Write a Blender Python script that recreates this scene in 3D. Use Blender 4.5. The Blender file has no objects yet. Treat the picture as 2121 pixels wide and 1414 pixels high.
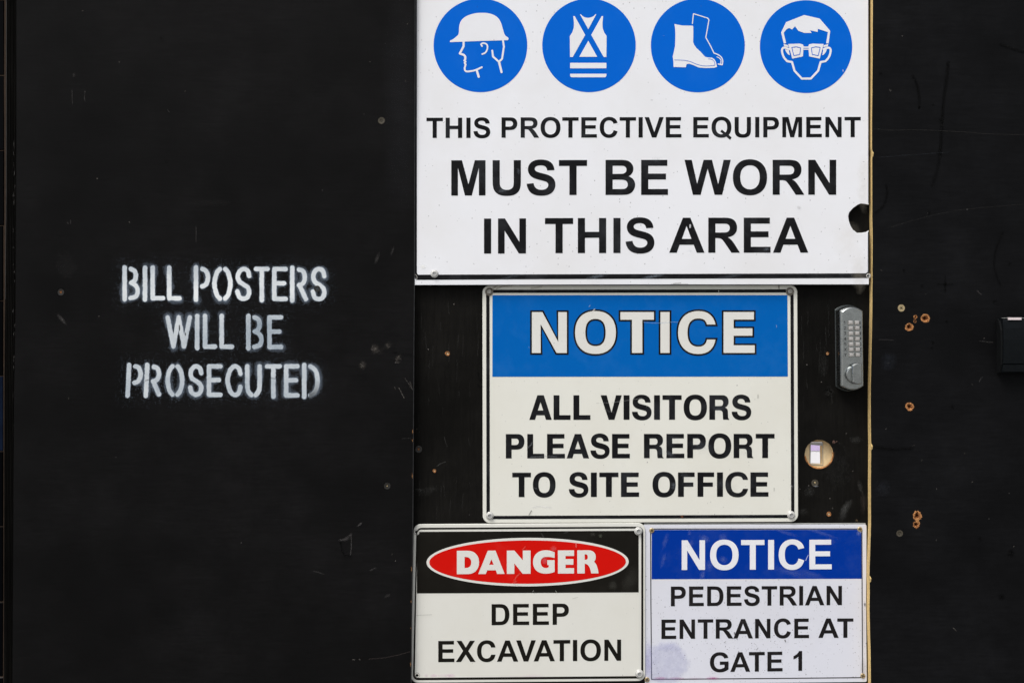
import bpy, math, random
import numpy as np
from mathutils import Vector
from mathutils.geometry import delaunay_2d_cdt

random.seed(7)
rng = np.random.default_rng(11)
SC = bpy.context.scene
COL = SC.collection

# ------------------------------------------------------------------ camera, sky, sun, exposure
EYE, DIST, PX = 1.45, 2.2, 0.0009            # eye height, metres to the door, metres per photo unit on the door
cam_data = bpy.data.cameras.new("camera")
cam_data.sensor_width = 36.0
cam_data.lens = 36.0 * DIST / (2121 * PX)
cam_data.clip_start, cam_data.clip_end = 0.05, 400.0
cam = bpy.data.objects.new("camera", cam_data)
COL.objects.link(cam)
cam.location = (0.0, -DIST, EYE)
cam.rotation_euler = (math.radians(90), 0, 0)
SC.camera = cam

SUN_EL, SUN_AZ = math.radians(58), math.radians(220)     # high, in front of the hoarding and to the left
world = bpy.data.worlds.new("World")
SC.world = world
world.use_nodes = True
wn, wl = world.node_tree.nodes, world.node_tree.links
wn.clear()
sky = wn.new("ShaderNodeTexSky"); sky.sky_type = 'NISHITA'; sky.sun_disc = False
sky.sun_elevation = SUN_EL; sky.sun_rotation = SUN_AZ
sky.air_density, sky.dust_density, sky.ozone_density = 1.0, 3.0, 1.0
hsv = wn.new("ShaderNodeHueSaturation"); hsv.inputs["Saturation"].default_value = 0.30
bg = wn.new("ShaderNodeBackground"); bg.inputs["Strength"].default_value = 0.10
wo = wn.new("ShaderNodeOutputWorld")
wl.new(sky.outputs[0], hsv.inputs["Color"]); wl.new(hsv.outputs[0], bg.inputs["Color"]); wl.new(bg.outputs[0], wo.inputs["Surface"])

sun_data = bpy.data.lights.new("sun", 'SUN')
sun_data.energy, sun_data.angle, sun_data.color = 1.5, math.radians(26), (1.0, 0.975, 0.94)
sun = bpy.data.objects.new("sun", sun_data); COL.objects.link(sun)
sd = Vector((math.sin(SUN_AZ) * math.cos(SUN_EL), math.cos(SUN_AZ) * math.cos(SUN_EL), math.sin(SUN_EL)))
sun.rotation_euler = sd.to_track_quat('Z', 'Y').to_euler()
sun.location = sd * 12

SC.view_settings.view_transform = 'Standard'
SC.view_settings.look = 'None'
SC.view_settings.exposure = 0.74
SC.view_settings.gamma = 1.0
SC.view_settings.use_curve_mapping = False

# ------------------------------------------------------------------ materials
def new_mat(name):
    m = bpy.data.materials.new(name); m.use_nodes = True
    nt = m.node_tree
    return m, nt.nodes, nt.links, nt.nodes["Principled BSDF"]

def coords(n, l, scale=(1, 1, 1)):
    g = n.new("ShaderNodeNewGeometry")
    mp = n.new("ShaderNodeVectorMath"); mp.operation = 'MULTIPLY'; mp.inputs[1].default_value = scale
    l.new(g.outputs["Position"], mp.inputs[0])
    return mp.outputs[0]

def noise(n, l, vec, scale, detail=4, rough=0.6):
    t = n.new("ShaderNodeTexNoise"); t.inputs["Scale"].default_value = scale
    t.inputs["Detail"].default_value = detail; t.inputs["Roughness"].default_value = rough
    l.new(vec, t.inputs["Vector"])
    return t.outputs["Fac"]

def remap(n, l, val, a, b, c=0.0, d=1.0):
    r = n.new("ShaderNodeMapRange"); r.inputs[1].default_value = a; r.inputs[2].default_value = b
    r.inputs[3].default_value = c; r.inputs[4].default_value = d
    l.new(val, r.inputs[0]); return r.outputs[0]

def mix(n, l, fac, a, b):
    m = n.new("ShaderNodeMix"); m.data_type = 'RGBA'
    if isinstance(fac, (int, float)): m.inputs[0].default_value = fac
    else: l.new(fac, m.inputs[0])
    for k, v in ((6, a), (7, b)):
        if isinstance(v, tuple): m.inputs[k].default_value = (*v, 1)
        else: l.new(v, m.inputs[k])
    return m.outputs[2]

def math_(n, l, op, a, b=None):
    m = n.new("ShaderNodeMath"); m.operation = op
    for k, v in ((0, a), (1, b)):
        if v is None: continue
        if isinstance(v, (int, float)): m.inputs[k].default_value = v
        else: l.new(v, m.inputs[k])
    return m.outputs[0]

def bump(n, l, p, height, strength, dist):
    b = n.new("ShaderNodeBump"); b.inputs["Strength"].default_value = strength
    b.inputs["Distance"].default_value = dist
    l.new(height, b.inputs["Height"]); l.new(b.outputs[0], p.inputs["Normal"])

def black_paint(name, c0, c1, grain, rough, spec, bstr=0.35):
    m, n, l, p = new_mat(name)
    v = coords(n, l)
    big = noise(n, l, v, 3.2, 3)
    gv = coords(n, l, grain)
    fine = noise(n, l, gv, 60, 5, 0.7)
    roll = noise(n, l, coords(n, l, (grain[0] * 1.2, 1, grain[2] * 0.7)), 5.0, 3, 0.6)
    mid = noise(n, l, v, 14, 5, 0.75)
    f = math_(n, l, 'MULTIPLY', remap(n, l, big, 0.32, 0.68, 0.15, 1.0), remap(n, l, fine, 0.3, 0.7, 0.45, 1.0))
    f = math_(n, l, 'MULTIPLY', f, remap(n, l, roll, 0.3, 0.7, 0.75, 1.1))
    f = math_(n, l, 'MULTIPLY', f, remap(n, l, mid, 0.35, 0.7, 0.6, 1.35))
    base = mix(n, l, f, c0, c1)
    # tiny pale nicks in the paint
    vo = n.new("ShaderNodeTexVoronoi"); vo.inputs["Scale"].default_value = 26
    l.new(coords(n, l, (1, 1, 1)), vo.inputs["Vector"])
    sp = n.new("ShaderNodeSeparateColor"); l.new(vo.outputs["Color"], sp.inputs[0])
    nick = math_(n, l, 'MULTIPLY', math_(n, l, 'LESS_THAN', vo.outputs["Distance"], 0.024), math_(n, l, 'GREATER_THAN', sp.outputs[0], 0.84))
    base = mix(n, l, math_(n, l, 'MULTIPLY', nick, 0.55), base, (0.13, 0.125, 0.12))
    l.new(base, p.inputs["Base Color"])
    l.new(remap(n, l, big, 0.3, 0.7, rough - 0.08, rough + 0.1), p.inputs["Roughness"])
    p.inputs["Specular IOR Level"].default_value = spec
    bump(n, l, p, fine, bstr, 0.0006)
    return m

M = {}
M["panel"] = black_paint("black_painted_ply_smooth", (0.0029, 0.0028, 0.0028), (0.0094, 0.0090, 0.0093), (0.35, 1, 3.0), 0.55, 0.05)
M["panel_right"] = black_paint("black_painted_ply_blue", (0.0024, 0.0024, 0.0026), (0.0092, 0.0094, 0.0104), (0.35, 1, 3.0), 0.5, 0.055)
M["door"] = black_paint("black_painted_door_ply", (0.0024, 0.0022, 0.0019), (0.0140, 0.0130, 0.0114), (3.4, 1, 0.22), 0.55, 0.04, 0.8)
M["post"] = black_paint("black_painted_timber", (0.0022, 0.0020, 0.0018), (0.0080, 0.0075, 0.0065), (6.0, 1, 0.12), 0.7, 0.05, 1.0)

def sign_face(name, col, speck=0.5, rough=0.32, stain=(0.90, 0.88, 0.84), speck_scale=150, mott=0.06, spec=0.22, smudge=0.0):
    m, n, l, p = new_mat(name)
    v = coords(n, l)
    dark = tuple(c * s for c, s in zip(col, stain))
    cl = noise(n, l, v, 5.5, 4, 0.65)
    base = mix(n, l, remap(n, l, cl, 0.42, 0.78, 0, mott * 10), col, dark)
    dens = noise(n, l, v, 6.0, 2)
    for sc, rad, dk in ((speck_scale, 0.16, 0.55), (speck_scale * 0.42, 0.075, 0.8)):
        vo = n.new("ShaderNodeTexVoronoi"); vo.inputs["Scale"].default_value = sc
        l.new(coords(n, l, (1, 1, 0.8)), vo.inputs["Vector"])
        sp = n.new("ShaderNodeSeparateColor"); l.new(vo.outputs["Color"], sp.inputs[0])
        keep = math_(n, l, 'GREATER_THAN', math_(n, l, 'ADD', sp.outputs[0], remap(n, l, dens, 0.3, 0.7, -0.12, 0.12)), 1.0 - 0.22 * speck)
        r_ = math_(n, l, 'LESS_THAN', vo.outputs["Distance"], rad)
        fac = math_(n, l, 'MULTIPLY', math_(n, l, 'MULTIPLY', keep, r_), dk)
        fac = math_(n, l, 'MULTIPLY', fac, sp.outputs[1])
        base = mix(n, l, fac, base, (0.16, 0.15, 0.15))
    if smudge:
        wv = noise(n, l, coords(n, l, (1, 1, 1.4)), 16, 6, 0.72)
        base = mix(n, l, remap(n, l, wv, 0.56, 0.78, 0, smudge), base, (0.30, 0.34, 0.50))
    l.new(base, p.inputs["Base Color"])
    rr = noise(n, l, v, 22, 4)
    l.new(remap(n, l, rr, 0.3, 0.7, rough - 0.05, rough + 0.1), p.inputs["Roughness"])
    p.inputs["Specular IOR Level"].default_value = spec
    wav = noise(n, l, v, 5.0, 1)
    bump(n, l, p, wav, 0.25, 0.004)
    return m

def ink(name, col, pale=(0.10, 0.11, 0.12), amount=0.35, rough=0.5, spec=0.035):
    m, n, l, p = new_mat(name)
    v = coords(n, l)
    a = noise(n, l, v, 13, 6, 0.7)
    b = noise(n, l, v, 190, 3, 0.7)
    base = mix(n, l, remap(n, l, a, 0.50, 0.80, 0, amount), col, pale)
    base = mix(n, l, remap(n, l, b, 0.66, 0.76, 0, amount * 0.9), base, pale)
    l.new(base, p.inputs["Base Color"])
    p.inputs["Roughness"].default_value = rough
    p.inputs["Specular IOR Level"].default_value = spec
    return m

M["white_cool"] = sign_face("cool_white_vinyl", (0.785, 0.788, 0.812), 0.9)
M["white_warm"] = sign_face("warm_white_enamel", (0.735, 0.725, 0.655), 0.45, speck_scale=170)
M["white_danger"] = sign_face("cream_white_enamel", (0.700, 0.690, 0.635), 0.12)
M["white_violet"] = sign_face("violet_white_vinyl", (0.680, 0.685, 0.745), 2.2, 0.28, speck_scale=190, mott=0.05)
M["ink"] = ink("black_ink", (0.0095, 0.0095, 0.0105), (0.075, 0.080, 0.090), 0.40)
M["ink_brown"] = ink("black_ink_brownish", (0.0100, 0.0090, 0.0072), (0.05, 0.047, 0.04), 0.15)
M["ink_fade"] = ink("black_ink_faded", (0.0135, 0.0120, 0.0125), (0.06, 0.055, 0.055), 0.4)
M["blue"] = ink("bright_blue_print", (0.000, 0.118, 0.585), (0.02, 0.16, 0.62), 0.25, 0.45, 0.05)
M["blue_notice"] = ink("mid_blue_print", (0.000, 0.112, 0.425), (0.05, 0.20, 0.52), 0.2, 0.45, 0.05)
M["blue_small"] = ink("royal_blue_print", (0.000, 0.0315, 0.285), (0.04, 0.085, 0.32), 0.40, 0.45, 0.05)
M["red"] = ink("signal_red_print", (0.600, 0.0060, 0.0030), (0.66, 0.06, 0.045), 0.35, 0.45, 0.05)
M["print_white"] = sign_face("white_print", (0.775, 0.780, 0.810), 0.3)
M["print_white_warm"] = sign_face("warm_white_print", (0.715, 0.705, 0.660), 0.2)

def simple(name, col, rough=0.5, metal=0.0, spec=0.5, var=0.0, nscale=200, bstr=0.0):
    m, n, l, p = new_mat(name)
    v = coords(n, l)
    f = noise(n, l, v, nscale, 4, 0.65)
    lo = tuple(c * (1 - var) for c in col)
    base = mix(n, l, remap(n, l, f, 0.35, 0.7), lo, col)
    l.new(base, p.inputs["Base Color"])
    p.inputs["Roughness"].default_value = rough; p.inputs["Metallic"].default_value = metal
    p.inputs["Specular IOR Level"].default_value = spec
    if bstr: bump(n, l, p, f, bstr, 0.0006)
    return m

M["ply_edge"] = simple("raw_ply_edge", (0.86, 0.61, 0.26), 0.8, 0, 0.2, 0.35, 260, 0.6)
M["ply_hole"] = simple("raw_ply_orange", (0.60, 0.27, 0.10), 0.85, 0, 0.2, 0.55, 600, 1.0)
M["bore"] = simple("dark_wood_bore", (0.17, 0.055, 0.018), 0.9, 0, 0.1, 0.6, 500)
M["ply_tan"] = simple("raw_pine_tan", (0.86, 0.68, 0.41), 0.8, 0, 0.2, 0.25, 60, 0.5)
M["painted_edge"] = simple("dark_grey_worn_edge", (0.050, 0.050, 0.050), 0.6, 0, 0.3, 0.5, 120, 0.5)
M["white_bolt"] = simple("painted_white_bolt", (0.62, 0.61, 0.58), 0.35, 0.15, 0.5, 0.15, 400)
M["zinc"] = simple("dull_zinc", (0.44, 0.42, 0.38), 0.38, 0.8, 0.5, 0.35, 500)
M["zinc_dark"] = simple("dirty_zinc", (0.24, 0.21, 0.175), 0.5, 0.55, 0.5, 0.4, 500)
M["brass"] = simple("brass_screw", (0.58, 0.45, 0.25), 0.4, 0.6, 0.5, 0.35, 500)
M["screw_olive"] = simple("olive_screw", (0.075, 0.064, 0.044), 0.5, 0.2, 0.4, 0.4, 500)
M["screw_black"] = simple("painted_over_screw", (0.022, 0.020, 0.017), 0.45, 0.1, 0.4, 0.5, 500)
M["rust"] = simple("rusty_socket", (0.26, 0.095, 0.025), 0.8, 0, 0.2, 0.5, 700)
M["tile"] = simple("black_glazed_tile", (0.0008, 0.0009, 0.0014), 0.12, 0, 0.04, 0.3, 12)
M["tile_reflection"] = simple("tile_painted_blue_reflection", (0.006, 0.013, 0.034), 0.12, 0, 0.06, 0.5, 14)  # bluish reflection put into the base colour of a black tile
M["grout"] = simple("brown_grout", (0.050, 0.034, 0.024), 0.9, 0, 0.1, 0.3, 60)
M["trim_grey"] = simple("grey_tile_trim", (0.028, 0.026, 0.024), 0.5, 0.2, 0.3, 0.3, 60)
M["box"] = simple("black_plastic_box", (0.0055, 0.0068, 0.0080), 0.42, 0, 0.08, 0.35, 160, 0.25)
M["box_side"] = simple("black_plastic_side", (0.008, 0.0085, 0.009), 0.5, 0, 0.08, 0.35, 160, 0.2)
M["pale_strip"] = simple("pale_pink_strip", (0.72, 0.62, 0.62), 0.4, 0, 0.4, 0.1, 100)
M["bolt_socket"] = simple("grey_socket", (0.40, 0.40, 0.39), 0.5, 0.2, 0.4, 0.3, 500)
M["socket_brown"] = simple("brown_socket", (0.10, 0.07, 0.035), 0.7, 0, 0.2, 0.3, 500)
M["hole_black"] = simple("socket_dark", (0.006, 0.005, 0.004), 0.9, 0, 0.1, 0.2, 100)
M["cabin_white"] = simple("white_cabin_paint", (0.90, 0.89, 0.92), 0.5, 0, 0.4, 0.03, 4)
M["cabin_lilac"] = simple("lilac_cabin_band", (0.62, 0.50, 0.78), 0.5, 0, 0.4, 0.05, 4)
M["galv"] = simple("galvanised_frame", (0.42, 0.42, 0.40), 0.5, 0.4, 0.4, 0.2, 100)

def steel(name, col, rough, metal=1.0):
    m, n, l, p = new_mat(name)
    b = noise(n, l, coords(n, l, (0.25, 1, 8)), 150, 4, 0.6)
    s = noise(n, l, coords(n, l), 90, 4, 0.6)
    lo = tuple(c * 0.82 for c in col)
    l.new(mix(n, l, remap(n, l, s, 0.35, 0.7), lo, col), p.inputs["Base Color"])
    p.inputs["Metallic"].default_value = metal
    l.new(remap(n, l, b, 0.3, 0.7, rough - 0.04, rough + 0.08), p.inputs["Roughness"])
    bump(n, l, p, b, 0.10, 0.0003)
    return m
M["steel"] = steel("satin_chrome", (0.40, 0.418, 0.410), 0.25)
M["steel_light"] = steel("worn_button_metal", (0.74, 0.70, 0.66), 0.40)
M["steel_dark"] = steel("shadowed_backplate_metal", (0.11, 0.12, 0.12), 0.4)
M["engrave"] = simple("engraved_black_fill", (0.02, 0.02, 0.02), 0.7, 0, 0.2, 0.2, 100)

def concrete(name, col):
    m, n, l, p = new_mat(name)
    v = coords(n, l)
    a, b = noise(n, l, v, 1.2, 6), noise(n, l, v, 60, 5)
    f = math_(n, l, 'MULTIPLY', a, b)
    l.new(mix(n, l, remap(n, l, f, 0.15, 0.4), tuple(c * .7 for c in col), col), p.inputs["Base Color"])
    p.inputs["Roughness"].default_value = 0.9
    bump(n, l, p, b, 0.4, 0.003)
    return m
M["pavement"] = concrete("grey_pavement", (0.22, 0.215, 0.205))
M["dirt"] = concrete("site_gravel", (0.30, 0.27, 0.22))

def mark_material():
    m, n, l, p = new_mat("paint_marks")
    a = n.new("ShaderNodeAttribute"); a.attribute_name = "paint"
    l.new(a.outputs["Color"], p.inputs["Base Color"]); l.new(a.outputs["Alpha"], p.inputs["Alpha"])
    p.inputs["Roughness"].default_value = 0.8; p.inputs["Specular IOR Level"].default_value = 0.1
    return m
M["marks"] = mark_material()

# ------------------------------------------------------------------ geometry helpers
LEAN = 0.0                     # a plate hung out of plumb: metres further out per unit down, about y = 589
def P(x, y, d=0.0):
    """a point of the hoarding front: photo-plan units (x right, y down) at d metres proud of the door face"""
    d = d + LEAN * (y - 589)
    k = PX * (DIST - d) / DIST
    return ((x - 1060.5) * k, -d, EYE - (y - 707.0) * k)

class Thing:
    pass

def empty(name, label, cat, loc, group=None):
    o = bpy.data.objects.new(name, None); COL.objects.link(o)
    o.location = loc; o.empty_display_size = 0.05
    tag(o, label, cat, group)
    return o

def tag(o, label=None, cat=None, group=None, kind=None):
    if label: o["label"] = label
    if cat: o["category"] = cat
    if group: o["group"] = group
    if kind: o["kind"] = kind
    return o

def wloc(o):
    v = Vector((0, 0, 0))
    while o is not None:
        v += o.location; o = o.parent
    return v

def mesh_obj(name, verts, faces, mat, parent=None, smooth=False, origin=None):
    """verts are world coordinates; stored relative to the parent chain"""
    base = wloc(parent) if parent else Vector((0, 0, 0))
    org = Vector(origin) if origin is not None else (base if parent else Vector((0, 0, 0)))
    me = bpy.data.meshes.new(name)
    me.from_pydata([tuple(Vector(v) - org) for v in verts], [], faces)
    me.materials.append(mat)
    if smooth:
        me.polygons.foreach_set("use_smooth", [True] * len(me.polygons))
    me.update()
    o = bpy.data.objects.new(name, me); COL.objects.link(o)
    o.location = org - base
    if parent: o.parent = parent
    return o

def place(name, me, pos, parent=None, rot=0.0, scale=1.0):
    o = bpy.data.objects.new(name, me); COL.objects.link(o)
    o.location = Vector(pos) - (wloc(parent) if parent else Vector((0, 0, 0)))
    o.rotation_euler = (0, rot, 0)
    o.scale = (scale,) * 3
    if parent: o.parent = parent
    return o

def inside(pts, loop):
    x, y = pts[:, 0], pts[:, 1]
    r = np.zeros(len(pts), bool)
    lp = np.asarray(loop)
    for i in range(len(lp)):
        x0, y0 = lp[i - 1]; x1, y1 = lp[i]
        if y0 == y1: continue
        c = (y0 > y) != (y1 > y)
        r ^= c & (x < (x1 - x0) * (y - y0) / (y1 - y0) + x0)
    return r

def clean(loop):
    out = []
    for p in loop:
        if not out or abs(p[0] - out[-1][0]) + abs(p[1] - out[-1][1]) > 1e-4: out.append((float(p[0]), float(p[1])))
    if abs(out[0][0] - out[-1][0]) + abs(out[0][1] - out[-1][1]) < 1e-4: out.pop()
    return out

def fill(pieces):
    """pieces: list of pieces, each a list of loops (even-odd inside a piece, pieces are unioned)"""
    pieces = [[clean(lp) for lp in pc] for pc in pieces]
    vs, es = [], []
    for pc in pieces:
        for lp in pc:
            s = len(vs); vs += [Vector(p) for p in lp]
            es += [(s + i, s + (i + 1) % len(lp)) for i in range(len(lp))]
    ov, oe, of, *_ = delaunay_2d_cdt(vs, es, [], 0, 1e-5)
    pv = np.array([(v.x, v.y) for v in ov])
    cen = np.array([pv[list(f)].mean(0) for f in of])
    keep = np.zeros(len(of), bool)
    for pc in pieces:
        k = np.zeros(len(of), bool)
        for lp in pc: k ^= inside(cen, lp)
        keep |= k
    tri = []
    for f, k in zip(of, keep):
        if not k: continue
        a, b, c = (pv[i] for i in f[:3])
        cr = (b[0] - a[0]) * (c[1] - a[1]) - (b[1] - a[1]) * (c[0] - a[0])
        if abs(cr) < 1e-9: continue
        tri.append(tuple(f) if cr < 0 else tuple(reversed(f)))     # y runs down, so clockwise here faces the camera
    return pv, tri

def flat(name, pieces, d, mat, parent):
    """a printed shape lying d metres proud of the door"""
    pv, tri = fill(pieces)
    return mesh_obj(name, [P(x, y, d) for x, y in pv], tri, mat, parent)

def area(lp):
    return 0.5 * sum(lp[i - 1][0] * lp[i][1] - lp[i][0] * lp[i - 1][1] for i in range(len(lp)))

def offset(lp, r):
    """grow a loop outwards by r (negative: shrink), mitred"""
    lp = clean(lp); s = 1.0 if area(lp) > 0 else -1.0
    out = []
    n = len(lp)
    for i in range(n):
        a, b, c = Vector(lp[i - 1]), Vector(lp[i]), Vector(lp[(i + 1) % n])
        e0, e1 = (b - a).normalized(), (c - b).normalized()
        n0, n1 = Vector((e0.y, -e0.x)) * s, Vector((e1.y, -e1.x)) * s
        m = n0 + n1
        q = m.length_squared
        if q < 0.02: out.append(tuple(b + n0 * r)); continue
        m = m * (2.0 / q)
        if m.length > 2.8: m = m.normalized() * 2.8
        out.append(tuple(b + m * r))
    return out

def slab(name, outer, d0, d1, mat, parent=None, holes=(), chamfer=0.6, origin=None, deep=None):
    """a board from d0 to d1 metres proud of the door, with a small chamfer round the front"""
    outer = clean(outer)
    if chamfer:
        inner = offset(outer, -chamfer)
    else:
        inner = outer
    pv, tri = fill([[inner] + [list(h) for h in holes]])
    def Q(x, y, d):
        a = P(x, y, d1); return (a[0], -(d + LEAN * (y - 589)), a[2])
    V = [Q(x, y, d1) for x, y in pv]; F = list(tri)
    def ring(lpA, dA, lpB, dB, flip):
        s = len(V); n = len(lpA)
        V.extend(Q(x, y, dA) for x, y in lpA); V.extend(Q(x, y, dB) for x, y in lpB)
        for i in range(n):
            j = (i + 1) % n
            f = (s + i, s + j, s + n + j, s + n + i)
            F.append(f if flip else tuple(reversed(f)))
    cw = area(outer) > 0
    if chamfer:
        ring(inner, d1, outer, d1 - chamfer * PX, not cw)
    ring(outer, d1 - (chamfer * PX if chamfer else 0), outer, d0, not cw)
    for h in holes:
        h = clean(h)
        ring(h, d1, h, d0, area(h) < 0)
    pb, tb = fill([[outer] + [list(h) for h in holes]])
    s = len(V); V.extend(Q(x, y, d0) for x, y in pb); F += [tuple(s + i for i in reversed(t)) for t in tb]
    return mesh_obj(name, V, F, mat, parent, origin=origin)

def rrect(x0, y0, x1, y1, r, n=6):
    out = []
    for cx, cy, a in ((x1 - r, y0 + r, -90), (x1 - r, y1 - r, 0), (x0 + r, y1 - r, 90), (x0 + r, y0 + r, 180)):
        for k in range(n + 1):
            t = math.radians(a + 90 * k / n); out.append((cx + r * math.cos(t), cy + r * math.sin(t)))
    return out

def warp(lp, src, dst):
    """move a loop from the box src (x0,y0,x1,y1) to the four corners dst (tl, tr, br, bl)"""
    x0, y0, x1, y1 = src
    out = []
    for x, y in lp:
        u, v = (x - x0) / (x1 - x0), (y - y0) / (y1 - y0)
        a = [(1 - u) * (1 - v), u * (1 - v), u * v, (1 - u) * v]
        out.append((sum(w * c[0] for w, c in zip(a, dst)), sum(w * c[1] for w, c in zip(a, dst))))
    return out

def ellipse(cx, cy, rx, ry, n=72, ang=0.0):
    c, s = math.cos(ang), math.sin(ang)
    return [(cx + rx * math.cos(t) * c - ry * math.sin(t) * s, cy + rx * math.cos(t) * s + ry * math.sin(t) * c)
            for t in (2 * math.pi * k / n for k in range(n))]

def jag(cx, cy, r, amp, n=22, seed=0):
    q = random.Random(seed)
    return [(cx + (r + q.uniform(-amp, amp)) * math.cos(2 * math.pi * k / n), cy + (r + q.uniform(-amp, amp)) * math.sin(2 * math.pi * k / n)) for k in range(n)]

def stroke(pts, w, closed=False, cap=True):
    """polyline -> list of pieces (quads plus round joints), for union filling"""
    pcs = []
    n = len(pts)
    for i in range(n - 1 + (1 if closed else 0)):
        a, b = Vector(pts[i]), Vector(pts[(i + 1) % n])
        if (b - a).length < 1e-6: continue
        t = (b - a).normalized(); nn = Vector((-t.y, t.x)) * w / 2
        pcs.append([[tuple(a + nn), tuple(b + nn), tuple(b - nn), tuple(a - nn)]])
    for i, p in enumerate(pts):
        if cap or 0 < i < n - 1:
            pcs.append([ellipse(p[0], p[1], w / 2, w / 2, 10)])
    return pcs

def catmull(pts, n=6):
    if len(pts) < 3: return pts
    q = [pts[0]] + list(pts) + [pts[-1]]
    out = []
    for i in range(1, len(q) - 2):
        p0, p1, p2, p3 = (np.array(q[i + k], float) for k in (-1, 0, 1, 2))
        for k in range(n):
            t = k / n
            out.append(tuple(0.5 * ((2 * p1) + (-p0 + p2) * t + (2 * p0 - 5 * p1 + 4 * p2 - p3) * t * t + (-p0 + 3 * p1 - 3 * p2 + p3) * t ** 3)))
    out.append(tuple(pts[-1]))
    return out

# ------------------------------------------------------------------ lettering: outlines drawn by hand, cap height 1466
def path(s):
    loops, cur, tok = [], [], s.replace("M", " M ").replace("L", " L ").replace("Q", " Q ").replace("H", " H ").replace("V", " V ").replace("Z", " Z ").split()
    i, cmd = 0, None
    while i < len(tok):
        if tok[i].isalpha(): cmd = tok[i]; i += 1
        if cmd == "Z":
            loops.append(cur); cur = []; continue
        if cmd == "M": cur = [(float(tok[i]), float(tok[i + 1]))]; i += 2; cmd = "L"
        elif cmd == "L": cur.append((float(tok[i]), float(tok[i + 1]))); i += 2
        elif cmd == "H": cur.append((float(tok[i]), cur[-1][1])); i += 1
        elif cmd == "V": cur.append((cur[-1][0], float(tok[i]))); i += 1
        elif cmd == "Q":
            x0, y0 = cur[-1]; x1, y1, x2, y2 = (float(t) for t in tok[i:i + 4]); i += 4
            for k in range(1, 6):
                t = k / 5
                cur.append(((1 - t) ** 2 * x0 + 2 * t * (1 - t) * x1 + t * t * x2, (1 - t) ** 2 * y0 + 2 * t * (1 - t) * y1 + t * t * y2))
    return loops

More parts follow.
